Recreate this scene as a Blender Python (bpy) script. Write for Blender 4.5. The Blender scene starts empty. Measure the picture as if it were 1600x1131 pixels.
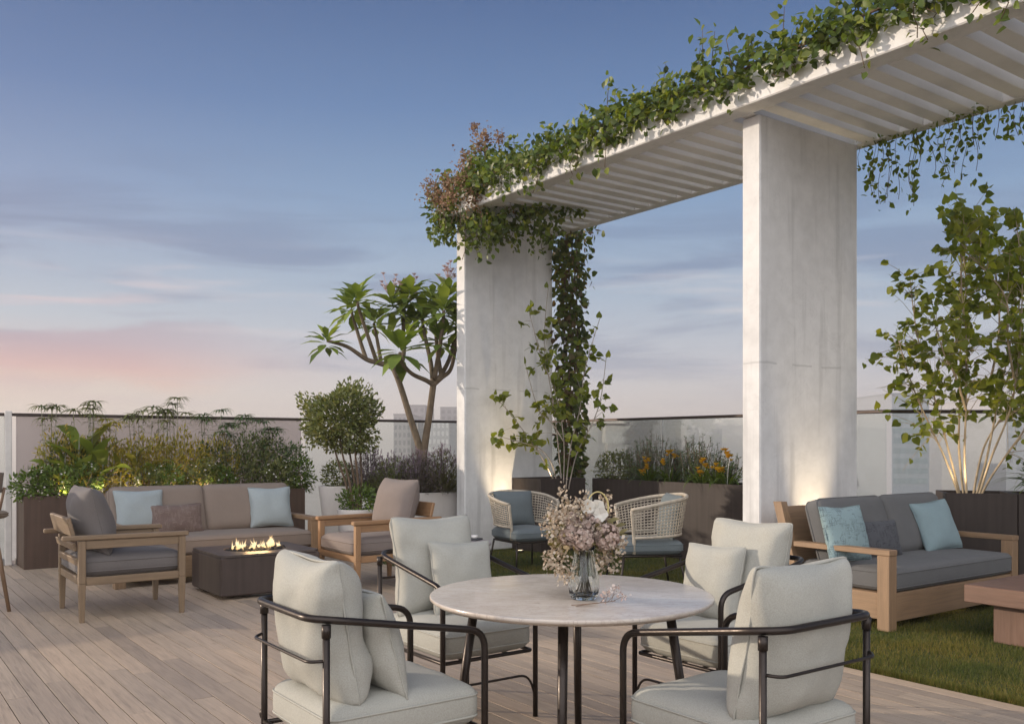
import bpy, bmesh, math, random
import numpy as np
from mathutils import Vector, Matrix, Euler, noise as mnoise

random.seed(7)
rng = np.random.default_rng(11)
R = math.radians
sc = bpy.context.scene
C = sc.collection

# ------------------------------------------------------------------ camera
# world: +X runs along the back glass (right and away), +Y along the deck boards (left and away)
TH = R(36.02)
FWD = np.array([math.sin(TH), math.cos(TH)]); RGT = np.array([math.cos(TH), -math.sin(TH)])
def cw(xc, d):
    """metres right of / in front of the viewpoint -> terrace coordinates"""
    p = xc * RGT + d * FWD
    return float(p[0]), float(p[1])
cam_d = bpy.data.cameras.new('camera'); cam = bpy.data.objects.new('camera', cam_d); C.objects.link(cam)
cam.location = (0, 0, 1.38); cam.rotation_euler = (R(90), 0, -TH)
cam_d.sensor_width = 36; cam_d.lens = 32.36; cam_d.shift_y = 0.0797
cam_d.clip_start = 0.05; cam_d.clip_end = 6000
sc.camera = cam
sc.render.resolution_x, sc.render.resolution_y = 1024, 723

# ------------------------------------------------------------------ sun, sky, exposure
SUN_EL = R(14); SUN_AZ = np.array([-0.70, 0.71])
SUN_AZ = SUN_AZ / np.linalg.norm(SUN_AZ)
sun_vec = Vector((SUN_AZ[0] * math.cos(SUN_EL), SUN_AZ[1] * math.cos(SUN_EL), math.sin(SUN_EL)))
sd = bpy.data.lights.new('sun', 'SUN'); sd.energy = 4.2; sd.angle = R(0.6); sd.color = (1.0, 0.85, 0.68)
so = bpy.data.objects.new('sun', sd); C.objects.link(so); so.location = (-10, 20, 12)
so.rotation_euler = sun_vec.to_track_quat('Z', 'Y').to_euler()

world = bpy.data.worlds.new('World'); sc.world = world; world.use_nodes = True
def build_world():
    nt = world.node_tree; nt.nodes.clear()
    def nd(t, **k):
        n = nt.nodes.new(t)
        for a, b in k.items(): setattr(n, a, b)
        return n
    def L(a, b): nt.links.new(a, b)
    def M(op, a, b=None, c=None, clamp=False):
        n = nd('ShaderNodeMath', operation=op, use_clamp=clamp)
        for i, v in enumerate((a, b, c)):
            if v is None: continue
            if isinstance(v, (int, float)): n.inputs[i].default_value = v
            else: L(v, n.inputs[i])
        return n.outputs[0]
    def ramp(fac, stops):
        n = nd('ShaderNodeValToRGB'); e = n.color_ramp.elements
        while len(e) < len(stops): e.new(0.5)
        for i, (p, c) in enumerate(stops):
            e[i].position = p; e[i].color = (c if len(c) == 4 else (*c, 1))
        L(fac, n.inputs[0]); return n.outputs[0]
    def mix(fac, a, b, blend='MIX'):
        n = nd('ShaderNodeMix', data_type='RGBA', blend_type=blend)
        for i, v in ((0, fac), (6, a), (7, b)):
            if isinstance(v, (int, float)): n.inputs[i].default_value = v
            elif isinstance(v, tuple): n.inputs[i].default_value = (*v, 1)
            else: L(v, n.inputs[i])
        return n.outputs[2]
    def dot(v, vec):
        n = nd('ShaderNodeVectorMath', operation='DOT_PRODUCT'); L(v, n.inputs[0]); n.inputs[1].default_value = vec
        return n.outputs['Value']
    def mapr(v, a, b, c=0.0, d=1.0, smooth=True):
        n = nd('ShaderNodeMapRange', interpolation_type='SMOOTHSTEP' if smooth else 'LINEAR')
        L(v, n.inputs[0])
        for i, x in enumerate((a, b, c, d)): n.inputs[i + 1].default_value = x
        return n.outputs[0]
    tc = nd('ShaderNodeTexCoord'); D = tc.outputs['Generated']
    sx = nd('ShaderNodeSeparateXYZ'); L(D, sx.inputs[0]); Z = sx.outputs[2]
    s = lambda r, g, b: tuple(((c / 255 + 0.055) / 1.055) ** 2.4 if c > 10 else c / 255 / 12.92 for c in (r, g, b))
    zz = mapr(Z, -0.1, 0.7, 0, 1, False)
    p = lambda z: (z + 0.1) / 0.8
    cool = ramp(zz, [(0, s(196, 186, 184)), (p(0), s(222, 210, 205)), (p(.035), s(225, 217, 214)), (p(.09), s(201, 206, 218)), (p(.165), s(166, 187, 211)),
                     (p(.25), s(131, 163, 201)), (p(.34), s(96, 132, 181)), (p(.44), s(67, 102, 154)), (1, s(58, 90, 145))])
    warm = ramp(zz, [(0, s(205, 188, 178)), (p(0), s(248, 228, 202)), (p(.035), s(247, 223, 198)), (p(.065), s(238, 204, 186)), (p(.095), s(212, 196, 202)), (p(.125), s(192, 201, 214)), (p(.165), s(174, 186, 208)),
                     (p(.25), s(136, 153, 192)), (p(.34), s(94, 122, 173)), (p(.44), s(66, 98, 150)), (1, s(58, 88, 142))])
    az = nd('ShaderNodeVectorMath', operation='MULTIPLY'); L(D, az.inputs[0]); az.inputs[1].default_value = (1, 1, 0)
    azn = nd('ShaderNodeVectorMath', operation='NORMALIZE'); L(az.outputs[0], azn.inputs[0])
    sunward = dot(azn.outputs[0], (SUN_AZ[0], SUN_AZ[1], 0))
    wf = mapr(sunward, 0.25, 0.86)
    sky = mix(wf, cool, warm)
    # clouds: long flat streaks
    mp = nd('ShaderNodeMapping'); L(D, mp.inputs[0]); mp.inputs['Scale'].default_value = (2.2, 2.2, 17); mp.inputs['Location'].default_value = (3.1, 0.4, 0.2)
    n1 = nd('ShaderNodeTexNoise'); L(mp.outputs[0], n1.inputs[0]); n1.inputs['Scale'].default_value = 1.35; n1.inputs['Detail'].default_value = 7; n1.inputs['Roughness'].default_value = .55; n1.inputs['Distortion'].default_value = .5
    cm = mapr(n1.outputs[0], 0.44, 0.60)
    band = M('MULTIPLY', mapr(Z, 0.015, 0.09), mapr(Z, 0.17, 0.33, 1, 0))
    cmask = M('MULTIPLY', cm, band)
    ccool = ramp(zz, [(p(0.0), s(214, 205, 208)), (p(.08), s(158, 168, 192)), (p(.2), s(118, 142, 180)), (1, s(110, 140, 185))])
    cwarm = ramp(zz, [(p(0.0), s(240, 196, 186)), (p(.065), s(222, 166, 172)), (p(.115), s(158, 140, 168)), (p(.2), s(118, 126, 166)), (p(.3), s(96, 116, 160)), (1, s(105, 125, 175))])
    ccol = mix(wf, ccool, cwarm)
    sky = mix(M('MULTIPLY', cmask, 0.78), sky, ccol)
    # a long mauve-pink bank low over the sunset
    mp3 = nd('ShaderNodeMapping'); L(D, mp3.inputs[0]); mp3.inputs['Scale'].default_value = (3.0, 3.0, 9); mp3.inputs['Location'].default_value = (1.3, 5.1, 0.2)
    n3 = nd('ShaderNodeTexNoise'); L(mp3.outputs[0], n3.inputs[0]); n3.inputs['Scale'].default_value = 1.6; n3.inputs['Detail'].default_value = 6; n3.inputs['Roughness'].default_value = .5
    zw = M('ADD', Z, M('MULTIPLY', M('SUBTRACT', n3.outputs[0], 0.5), 0.09))
    bank = M('MULTIPLY', mapr(zw, 0.052, 0.085), mapr(zw, 0.107, 0.116, 1, 0))
    bank = M('MULTIPLY', M('MULTIPLY', bank, mapr(wf, 0.0, 0.5)), 0.8)
    sky = mix(bank, sky, ramp(zz, [(p(.05), s(242, 194, 172)), (p(.075), s(226, 172, 170)), (p(.10), s(188, 162, 180)), (p(.13), s(168, 164, 186))]))
    # second layer: pale lit wisps
    mp2 = nd('ShaderNodeMapping'); L(D, mp2.inputs[0]); mp2.inputs['Scale'].default_value = (2.6, 2.6, 30); mp2.inputs['Location'].default_value = (7.7, 2.2, 0.9)
    n2 = nd('ShaderNodeTexNoise'); L(mp2.outputs[0], n2.inputs[0]); n2.inputs['Scale'].default_value = 1.5; n2.inputs['Detail'].default_value = 6; n2.inputs['Distortion'].default_value = .4
    wm = M('MULTIPLY', mapr(n2.outputs[0], 0.52, 0.72), M('MULTIPLY', mapr(Z, 0.03, 0.08), mapr(Z, 0.14, 0.22, 1, 0)))
    sky = mix(M('MULTIPLY', wm, 0.75), sky, mix(wf, s(216, 214, 222), s(226, 196, 204)))
    # the physical sky underneath, and the bright aureole round the low sun (outside the frame)
    ns = nd('ShaderNodeTexSky', sky_type='NISHITA'); ns.sun_disc = False; ns.sun_elevation = SUN_EL
    ns.sun_rotation = math.atan2(SUN_AZ[0], SUN_AZ[1]); ns.air_density = 1.2; ns.dust_density = 2.0
    nss = mix(1.0, ns.outputs[0], (0.09, 0.09, 0.09), 'MULTIPLY')
    sky = mix(0.10, sky, nss)
    sdot = M('MAXIMUM', dot(D, tuple(sun_vec)), 0.0)
    aur = M('MULTIPLY', M('POWER', sdot, 22.0), 2.2)
    au = mix(1.0, (1.0, 0.72, 0.48), (1, 1, 1), 'MULTIPLY')
    vm = nd('ShaderNodeVectorMath', operation='SCALE'); L(au, vm.inputs[0]); L(aur, vm.inputs['Scale'])
    # the half of the sky behind the viewpoint: unseen brightness added as fill light for the piers
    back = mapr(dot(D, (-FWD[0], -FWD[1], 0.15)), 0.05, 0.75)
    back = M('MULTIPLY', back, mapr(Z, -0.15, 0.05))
    sky = mix(back, sky, BACK_FILL)
    vb = nd('ShaderNodeVectorMath', operation='SCALE'); L(sky, vb.inputs[0]); vb.inputs['Scale'].default_value = 1.0
    add = nd('ShaderNodeVectorMath', operation='ADD'); L(vb.outputs[0], add.inputs[0]); L(vm.outputs[0], add.inputs[1])
    bg = nd('ShaderNodeBackground'); L(add.outputs[0], bg.inputs[0]); bg.inputs[1].default_value = 1.0
    out = nd('ShaderNodeOutputWorld'); L(bg.outputs[0], out.inputs[0])
BACK_FILL = (2.05, 2.05, 2.12)
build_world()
sc.view_settings.view_transform = 'Standard'; sc.view_settings.look = 'None'
sc.view_settings.exposure = 0.0; sc.view_settings.gamma = 1.0; sc.view_settings.use_curve_mapping = False
sc.render.engine = 'CYCLES'
cy = sc.cycles
cy.use_denoising = True
cy.max_bounces = 10; cy.transparent_max_bounces = 24; cy.transmission_bounces = 8; cy.diffuse_bounces = 4; cy.glossy_bounces = 3
cy.volume_bounces = 0
cy.caustics_reflective = False; cy.caustics_refractive = False; cy.sample_clamp_indirect = 6.0

# ------------------------------------------------------------------ mesh helpers
class G:
    """collects geometry, then links it as ONE mesh object"""
    def __init__(self): self.v = []; self.f = []; self.s = []; self.m = []; self.n = 0
    def add(self, vs, fs, smooth=False, mat=0):
        o = self.n
        self.v.extend([tuple(map(float, q)) for q in vs]); self.n += len(vs)
        self.f.extend([tuple(i + o for i in f) for f in fs])
        self.s.extend([smooth] * len(fs)); self.m.extend([mat] * len(fs))
        return self
    def box(self, x0, x1, y0, y1, z0, z1, bev=0.004, M=None, mat=0):
        cx, cy_, cz = (x0 + x1) / 2, (y0 + y1) / 2, (z0 + z1) / 2
        h = ((x1 - x0) / 2, (y1 - y0) / 2, (z1 - z0) / 2)
        b = min(bev, min(h) * 0.45)
        vs, idx = [], {}
        for sx in (-1, 1):
            for sy in (-1, 1):
                for sz in (-1, 1):
                    sg = (sx, sy, sz)
                    for a in range(3):
                        q = [sg[i] * (h[i] - (0 if i == a else b)) for i in range(3)]
                        idx[(sx, sy, sz, a)] = len(vs); vs.append(Vector((cx + q[0], cy_ + q[1], cz + q[2])))
        fs = []
        for a in range(3):
            u, w = (a + 1) % 3, (a + 2) % 3
            for sg in (-1, 1):
                quad = []
                for su, sw in ((-1, -1), (1, -1), (1, 1), (-1, 1)):
                    k = [0, 0, 0]; k[a] = sg; k[u] = su; k[w] = sw
                    quad.append(idx[(*k, a)])
                fs.append(quad if sg > 0 else quad[::-1])
        for a in range(3):
            u, w = (a + 1) % 3, (a + 2) % 3
            for su in (-1, 1):
                for sw in (-1, 1):
                    def K(t, ax):
                        k = [0, 0, 0]; k[a] = t; k[u] = su; k[w] = sw
                        return idx[(*k, ax)]
                    q = [K(-1, u), K(1, u), K(1, w), K(-1, w)]
                    fs.append(q if su * sw > 0 else q[::-1])
        for sx in (-1, 1):
            for sy in (-1, 1):
                for sz in (-1, 1):
                    t = [idx[(sx, sy, sz, 0)], idx[(sx, sy, sz, 1)], idx[(sx, sy, sz, 2)]]
                    fs.append(t if sx * sy * sz > 0 else t[::-1])
        if M is not None: vs = [M @ q for q in vs]
        return self.add(vs, fs, False, mat)
    def tube(self, pts, r, n=8, closed=False, smooth=True, caps=True, mat=0):
        pts = [Vector(q) for q in pts]; N = len(pts)
        rs = r if isinstance(r, (list, tuple)) else [r] * N
        tg = []
        for i in range(N):
            if closed: t = pts[(i + 1) % N] - pts[i - 1]
            else: t = pts[min(i + 1, N - 1)] - pts[max(i - 1, 0)]
            tg.append(t.normalized() if t.length > 1e-9 else Vector((0, 0, 1)))
        up = Vector((0, 0, 1)) if abs(tg[0].z) < 0.9 else Vector((1, 0, 0))
        u = tg[0].cross(up).normalized()
        vs, fs = [], []
        for i in range(N):
            if i: u = (tg[i - 1].rotation_difference(tg[i]) @ u)
            u = (u - tg[i] * u.dot(tg[i])).normalized(); w = tg[i].cross(u)
            for k in range(n):
                a = 2 * math.pi * k / n
                vs.append(pts[i] + (u * math.cos(a) + w * math.sin(a)) * rs[i])
        for i in range(N if closed else N - 1):
            j = (i + 1) % N
            for k in range(n):
                l = (k + 1) % n
                fs.append((i * n + k, i * n + l, j * n + l, j * n + k))
        self.add(vs, fs, smooth, mat)
        if caps and not closed:
            o = self.n - len(vs)
            self.f.append(tuple(o + k for k in range(n))[::-1]); self.f.append(tuple(o + (N - 1) * n + k for k in range(n)))
            self.s += [False, False]; self.m += [mat, mat]
        return self
    def lathe(self, prof, n=32, c=(0, 0, 0), smooth=True, mat=0, flute=None, sq=None):
        vs, fs = [], []
        for (r, z) in prof:
            for k in range(n):
                a = 2 * math.pi * k / n
                rr = r * (1 + (flute(a, z) if flute else 0))
                if sq:   # squared-off plan
                    e = sq; ca, sa = math.cos(a), math.sin(a)
                    rr = rr / ((abs(ca) ** e + abs(sa) ** e) ** (1 / e))
                vs.append((c[0] + rr * math.cos(a), c[1] + rr * math.sin(a), c[2] + z))
        for i in range(len(prof) - 1):
            for k in range(n):
                l = (k + 1) % n
                fs.append((i * n + k, i * n + l, (i + 1) * n + l, (i + 1) * n + k))
        self.add(vs, fs, smooth, mat)
        o = self.n - len(vs)
        if prof[0][0] > 1e-5: self.f.append(tuple(o + k for k in range(n))[::-1]); self.s.append(False); self.m.append(mat)
        if prof[-1][0] > 1e-5: self.f.append(tuple(o + (len(prof) - 1) * n + k for k in range(n))); self.s.append(False); self.m.append(mat)
        return self
    def grid(self, P, closed_u=False, closed_v=False, smooth=True, mat=0):
        P = np.asarray(P); nu, nv = P.shape[:2]; fs = []
        for i in range(nu if closed_u else nu - 1):
            for j in range(nv if closed_v else nv - 1):
                a, b = (i + 1) % nu, (j + 1) % nv
                fs.append((i * nv + j, a * nv + j, a * nv + b, i * nv + b))
        return self.add(P.reshape(-1, 3), fs, smooth, mat)
    def xf(self, M, start=0):
        for i in range(start, self.n):
            q = M @ Vector(self.v[i]); self.v[i] = (q.x, q.y, q.z)
        return self
    def build(self, name, mats, parent=None, loc=(0, 0, 0), rz=0):
        me = bpy.data.meshes.new(name)
        me.from_pydata(self.v, [], self.f)
        me.polygons.foreach_set('use_smooth', self.s)
        if not isinstance(mats, (list, tuple)): mats = [mats]
        for m in mats: me.materials.append(m)
        if len(mats) > 1: me.polygons.foreach_set('material_index', self.m)
        me.update()
        o = bpy.data.objects.new(name, me); C.objects.link(o)
        o.location = loc; o.rotation_euler = (0, 0, rz)
        if parent is not None: o.parent = parent
        return o

def tag(o, label=None, cat=None, group=None, kind=None):
    if label: o['label'] = label
    if cat: o['category'] = cat
    if group: o['group'] = group
    if kind: o['kind'] = kind
    return o
def thing(name, label, cat, loc=(0, 0, 0), rz=0, group=None):
    o = bpy.data.objects.new(name, None); C.objects.link(o)
    o.empty_display_size = 0.1
    o.location = loc; o.rotation_euler = (0, 0, rz)
    return tag(o, label, cat, group, 'thing')
def kids(o): return [c for c in bpy.data.objects if c.parent == o]
def dup(o, loc=None, rz=None, label=None, parent=None):
    c = o.copy(); C.objects.link(c)
    if parent is not None: c.parent = parent
    if loc is not None: c.location = loc
    if rz is not None: c.rotation_euler = (0, 0, rz)
    if label: c['label'] = label
    for k in kids(o): dup(k, parent=c)
    return c

def fillet(pts, r, n=6):
    """rounds the corners of a polyline"""
    pts = [Vector(p) for p in pts]; out = [pts[0]]
    rr = r if isinstance(r, (list, tuple)) else [r] * len(pts)
    for i in range(1, len(pts) - 1):
        a, b, c = pts[i - 1], pts[i], pts[i + 1]
        d1, d2 = (a - b), (c - b)
        t = min(rr[i], d1.length * 0.49, d2.length * 0.49)
        p, q = b + d1.normalized() * t, b + d2.normalized() * t
        for k in range(n + 1):
            s = k / n
            out.append(p * (1 - s) ** 2 + b * 2 * s * (1 - s) + q * s * s)
    out.append(pts[-1]); return out
def catmull(pts, n=6, closed=False):
    pts = [Vector(p) for p in pts]; N = len(pts); out = []
    for i in range(N if closed else N - 1):
        g = (lambda k: pts[k % N]) if closed else (lambda k: pts[max(0, min(N - 1, k))])
        p0, p1, p2, p3 = g(i - 1), g(i), g(i + 1), g(i + 2)
        for k in range(n):
            t = k / n
            out.append(0.5 * ((2 * p1) + (p2 - p0) * t + (2 * p0 - 5 * p1 + 4 * p2 - p3) * t * t + (3 * p1 - p0 - 3 * p2 + p3) * t ** 3))
    if not closed: out.append(pts[-1])
    return out
def lerp(a, b, t): return a + (b - a) * t

def pillow(g, w, h, t, ear=0.07, n=22, seed=0, M=None, wr=0.006, p=2.6, q=0.55, pipe=0.0, mat=0, slump=0.0, rc=0.035):
    """knife-edged cushion in the xz plane, faces +-y"""
    us = np.sin(np.linspace(-1, 1, n + 1) * math.pi / 2)
    rows = {}
    start = g.n
    for sgn in (-1, 1):
        P = np.zeros((n + 1, n + 1, 3))
        for i, u in enumerate(us):
            for j, v in enumerate(us):
                x = w / 2 * u * (1 - ear * (1 - v * v) ** 1.0)
                z = h / 2 * v * (1 - ear * (1 - u * u) ** 1.0)
                cf = 1 - rc * (abs(u) * abs(v)) ** 7
                x *= cf; z *= cf
                e = max(0.0, (1 - abs(u) ** p) * (1 - abs(v) ** p))
                y = sgn * t / 2 * e ** q
                y *= 1 + slump * -v
                k = mnoise.noise(Vector((u * 1.3 + seed * 3.1, v * 1.3, sgn * 2.0 + seed)))
                k2 = mnoise.noise(Vector((u * 3.4 + seed, v * 3.4 + seed * 1.7, sgn * 1.3)))
                rad = abs(abs(u) - abs(v))
                crease = math.sin((u * v) * 9 + seed) * (abs(u * v)) * 0.6
                y += sgn * (wr * (k * 1.6 + k2 * 0.8 + crease)) * min(1, e * 3)
                x += wr * 0.9 * k2 * abs(u); z += wr * 1.0 * k * abs(v)
                P[i, j] = (x, y, z)
        g.grid(P if sgn < 0 else P[::-1], mat=mat)
        rows[sgn] = P
    if pipe > 0:
        P = rows[1]
        ring = [P[i, 0] for i in range(n + 1)] + [P[n, j] for j in range(1, n + 1)] + [P[i, n] for i in range(n - 1, -1, -1)] + [P[0, j] for j in range(n - 1, 0, -1)]
        g.tube(ring, pipe, 6, closed=True, mat=mat)
    if M is not None: g.xf(M, start)
    return g
def cushion(g, w, d, h, r=0.04, puff=0.02, seed=0, M=None, pipe=0.005, wr=0.004, n=14, mat=0):
    """box cushion centred on x,y; bottom at z=0"""
    start = g.n
    us = np.linspace(-1, 1, n + 1); us = np.sign(us) * (1 - (1 - np.abs(us)) ** 1.6)
    hv = (w / 2, d / 2, h / 2)
    for a in range(3):
        u_, w_ = (a + 1) % 3, (a + 2) % 3
        for sg in (-1, 1):
            P = np.zeros((n + 1, n + 1, 3))
            for i, u in enumerate(us):
                for j, v in enumerate(us):
                    q = [0, 0, 0]; q[a] = sg * hv[a]; q[u_] = u * hv[u_]; q[w_] = v * hv[w_]
                    inner = [max(-(hv[k] - r), min(hv[k] - r, q[k])) for k in range(3)]
                    dv = Vector([q[k] - inner[k] for k in range(3)])
                    if dv.length > 1e-9: dv = dv.normalized() * r
                    q = [inner[k] + dv[k] for k in range(3)]
                    X, Y = q[0] / hv[0], q[1] / hv[1]
                    zf = q[2] / hv[2]
                    dome = max(0, 1 - X ** 4) * max(0, 1 - Y ** 4)
                    kk = mnoise.noise(Vector((X * 1.2 + seed * 2.3, Y * 1.2, zf + seed)))
                    k2 = mnoise.noise(Vector((X * 3.1 + seed, Y * 3.3 + seed, zf * .6)))
                    q[2] += puff * zf * dome + wr * (kk * 1.5 + k2) * (0.3 + dome) * (1 if zf > 0 else .2)
                    bul = max(0, 1 - zf * zf)
                    q[0] += bul * puff * 0.35 * X; q[1] += bul * puff * 0.35 * Y
                    q[2] += h / 2
                    P[i, j] = q
            g.grid(P if sg > 0 else P[::-1], mat=mat)
    if pipe > 0:
        for zz in (r * 0.75, h - r * 0.75):
            ring = []
            m = 10; x0, y0 = hv[0] + 0.001, hv[1] + 0.001
            for (cx, cy_, a0) in ((x0 - r, y0 - r, 0), (-x0 + r, y0 - r, 90), (-x0 + r, -y0 + r, 180), (x0 - r, -y0 + r, 270)):
                for k in range(5):
                    a = R(a0 + 90 * k / 4); ring.append((cx + (r - .001) * math.cos(a), cy_ + (r - .001) * math.sin(a), zz))
            dense = []
            for i in range(len(ring)):
                A, B = Vector(ring[i]), Vector(ring[(i + 1) % len(ring)])
                m = max(1, int((B - A).length / 0.05))
                for k in range(m):
                    q = A.lerp(B, k / m)
                    X, Y = q.x / hv[0], q.y / hv[1]; zf = (zz - h / 2) / hv[2]
                    bul = max(0, 1 - zf * zf); q.x += bul * puff * .35 * X; q.y += bul * puff * .35 * Y
                    dense.append(q)
            g.tube(dense, pipe, 6, closed=True, mat=mat)
    if M is not None: g.xf(M, start)
    return g
def TM(x=0, y=0, z=0, rx=0, ry=0, rz=0):
    return Matrix.Translation((x, y, z)) @ Euler((rx, ry, rz)).to_matrix().to_4x4()

# leaf templates: (x across, y along, z lift)
OVAL = ([(0, 0, 0), (-.26, .35, .07), (0, .38, 0), (.26, .35, .07), (-.2, .7, .03), (0, .72, -.03), (.2, .7, .03), (0, 1, -.10)],
        [(0, 2, 1), (0, 3, 2), (1, 2, 5, 4), (2, 3, 6, 5), (4, 5, 7), (5, 6, 7)])
HEART = ([(0, .07, 0), (-.20, -.03, .03), (-.40, .10, .05), (-.46, .33, .05), (-.36, .58, .02), (-.17, .82, -.03), (0, 1.04, -.12), (.17, .82, -.03), (.36, .58, .02), (.46, .33, .05), (.40, .10, .05), (.20, -.03, .03), (0, .36, -.01), (0, .68, -.04)],
         [(0, 12, 2, 1), (12, 4, 3, 2), (12, 13, 5, 4), (13, 6, 5), (0, 11, 10, 12), (12, 10, 9, 8), (12, 8, 7, 13), (13, 7, 6)])
LANCE = ([(0, 0, 0), (-.10, .3, .03), (0, .3, 0), (.10, .3, .03), (-.13, .62, 0), (0, .64, -.05), (.13, .62, 0), (0, 1, -.2)],
         [(0, 2, 1), (0, 3, 2), (1, 2, 5, 4), (2, 3, 6, 5), (4, 5, 7), (5, 6, 7)])
SMALL = ([(0, 0, 0), (-.24, .5, .06), (0, .5, 0), (.24, .5, .06), (0, 1, -.04)], [(0, 2, 1), (0, 3, 2), (1, 2, 4), (2, 3, 4)])
PETAL = ([(-.3, 0, 0), (.3, 0, 0), (.5, .7, .15), (0, 1, .1), (-.5, .7, .15)], [(0, 1, 2, 3, 4)])
def leaves(g, P, D, N, S, tmpl=OVAL, wid=1.0, mat=0):
    """P points, D directions along the leaf, N approximate normals, S lengths"""
    P = np.asarray(P, float); D = np.asarray(D, float); N = np.asarray(N, float); S = np.broadcast_to(np.asarray(S, float), (len(P),))
    D = D / np.maximum(np.linalg.norm(D, axis=1, keepdims=True), 1e-6)
    X = np.cross(D, N); X /= np.maximum(np.linalg.norm(X, axis=1, keepdims=True), 1e-6)
    Z = np.cross(X, D)
    T = np.array(tmpl[0]); m = len(T)
    V = (P[:, None, :] + S[:, None, None] * (T[None, :, 0:1] * wid * X[:, None, :] + T[None, :, 1:2] * D[:, None, :] + T[None, :, 2:3] * Z[:, None, :])).reshape(-1, 3)
    o = g.n; g.v.extend(map(tuple, V.tolist())); g.n += len(V)
    for i in range(len(P)):
        b = o + i * m
        for f in tmpl[1]: g.f.append(tuple(b + k for k in f))
    k = len(P) * len(tmpl[1]); g.s.extend([True] * k); g.m.extend([mat] * k)
    return g
def rdir(n, up=0.0, out=None):
    d = rng.normal(size=(n, 3)); d /= np.linalg.norm(d, axis=1, keepdims=True)
    d[:, 2] += up
    if out is not None: d += out
    return d

# ------------------------------------------------------------------ materials
_mc = {}
class NB:
    def __init__(self, name):
        self.m = bpy.data.materials.new(name); self.m.use_nodes = True
        self.nt = self.m.node_tree; self.nt.nodes.clear()
    def n(self, t, **k):
        x = self.nt.nodes.new(t)
        for a, b in k.items(): setattr(x, a, b)
        return x
    def l(self, a, b): self.nt.links.new(a, b)
    def set(self, sock, v):
        if v is None: return
        if isinstance(v, bpy.types.NodeSocket): self.l(v, sock)
        elif isinstance(v, (tuple, list)) and sock.type == 'RGBA' and len(v) == 3: sock.default_value = (*v, 1)
        else: sock.default_value = v
    def coord(self, kind='Object', scale=(1, 1, 1), island=False):
        tc = self.n('ShaderNodeTexCoord'); mp = self.n('ShaderNodeMapping')
        self.l(tc.outputs[kind], mp.inputs[0]); mp.inputs['Scale'].default_value = scale
        if island:
            ge = self.n('ShaderNodeNewGeometry')
            vm = self.n('ShaderNodeVectorMath', operation='SCALE'); vm.inputs[0].default_value = (13.7, 7.3, 5.1); self.l(ge.outputs['Random Per Island'], vm.inputs['Scale'])
            self.l(vm.outputs[0], mp.inputs['Location'])
        return mp.outputs[0]
    def noise(self, vec, scale=5, detail=4, rough=.5, dist=0):
        x = self.n('ShaderNodeTexNoise'); self.l(vec, x.inputs[0])
        x.inputs['Scale'].default_value = scale; x.inputs['Detail'].default_value = detail; x.inputs['Roughness'].default_value = rough; x.inputs['Distortion'].default_value = dist
        return x.outputs[0]
    def ramp(self, fac, stops, interp='LINEAR'):
        x = self.n('ShaderNodeValToRGB'); e = x.color_ramp.elements; x.color_ramp.interpolation = interp
        while len(e) < len(stops): e.new(.5)
        for i, (p, c) in enumerate(stops):
            e[i].position = p; e[i].color = (*c, 1) if len(c) == 3 else c
        self.l(fac, x.inputs[0]); return x.outputs[0]
    def mix(self, fac, a, b, blend='MIX'):
        x = self.n('ShaderNodeMix', data_type='RGBA', blend_type=blend)
        self.set(x.inputs[0], fac); self.set(x.inputs[6], a); self.set(x.inputs[7], b); return x.outputs[2]
    def math(self, op, a, b=None, clamp=False):
        x = self.n('ShaderNodeMath', operation=op, use_clamp=clamp); self.set(x.inputs[0], a); self.set(x.inputs[1], b); return x.outputs[0]
    def bump(self, h, strength=.3, dist=.01):
        x = self.n('ShaderNodeBump'); self.l(h, x.inputs['Height']); x.inputs['Strength'].default_value = strength; x.inputs['Distance'].default_value = dist
        return x.outputs[0]
    def island(self):
        return self.n('ShaderNodeNewGeometry').outputs['Random Per Island']
    def pbr(self, color, rough=.6, metal=0.0, normal=None, spec=None, **k):
        b = self.n('ShaderNodeBsdfPrincipled')
        self.set(b.inputs['Base Color'], color); self.set(b.inputs['Roughness'], rough); self.set(b.inputs['Metallic'], metal)
        if normal is not None: self.l(normal, b.inputs['Normal'])
        if spec is not None: b.inputs['Specular IOR Level'].default_value = spec
        for a, v in k.items(): self.set(b.inputs[a.replace('_', ' ')], v)
        return b.outputs[0]
    def out(self, sh):
        o = self.n('ShaderNodeOutputMaterial'); self.l(sh, o.inputs[0]); return self.m
def cached(fn):
    def w(*a, **k):
        key = (fn.__name__, a, tuple(sorted(k.items())))
        if key not in _mc: _mc[key] = fn(*a, **k)
        return _mc[key]
    return w
def mul(c, f): return tuple(min(1, x * f) for x in c)

@cached
def wood(c=(.36, .205, .11), axis='x', rough=.5):
    b = NB('oiled_wood_' + axis)
    s = {'x': (1.2, 26, 26), 'y': (26, 1.2, 26), 'z': (26, 26, 1.2)}[axis]
    v = b.coord('Object', s)
    f = b.noise(v, 1.6, 6, .6, .6); f2 = b.noise(b.coord('Object', tuple(x * 2.2 for x in s)), 4, 3)
    col = b.ramp(f, [(.28, mul(c, .62)), (.5, c), (.72, mul(c, 1.28))])
    col = b.mix(.35, col, b.ramp(f2, [(.35, mul(c, .7)), (.65, mul(c, 1.2))]))
    big = b.noise(b.coord('Object', (3, 3, 3)), 1.2, 2)
    col = b.mix(.25, col, b.ramp(big, [(.3, mul(c, .75)), (.7, mul(c, 1.25))]))
    return b.out(b.pbr(col, b.ramp(f2, [(.3, (rough - .08,) * 3), (.7, (rough + .14,) * 3)]), normal=b.bump(f2, .12, .002)))
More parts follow.
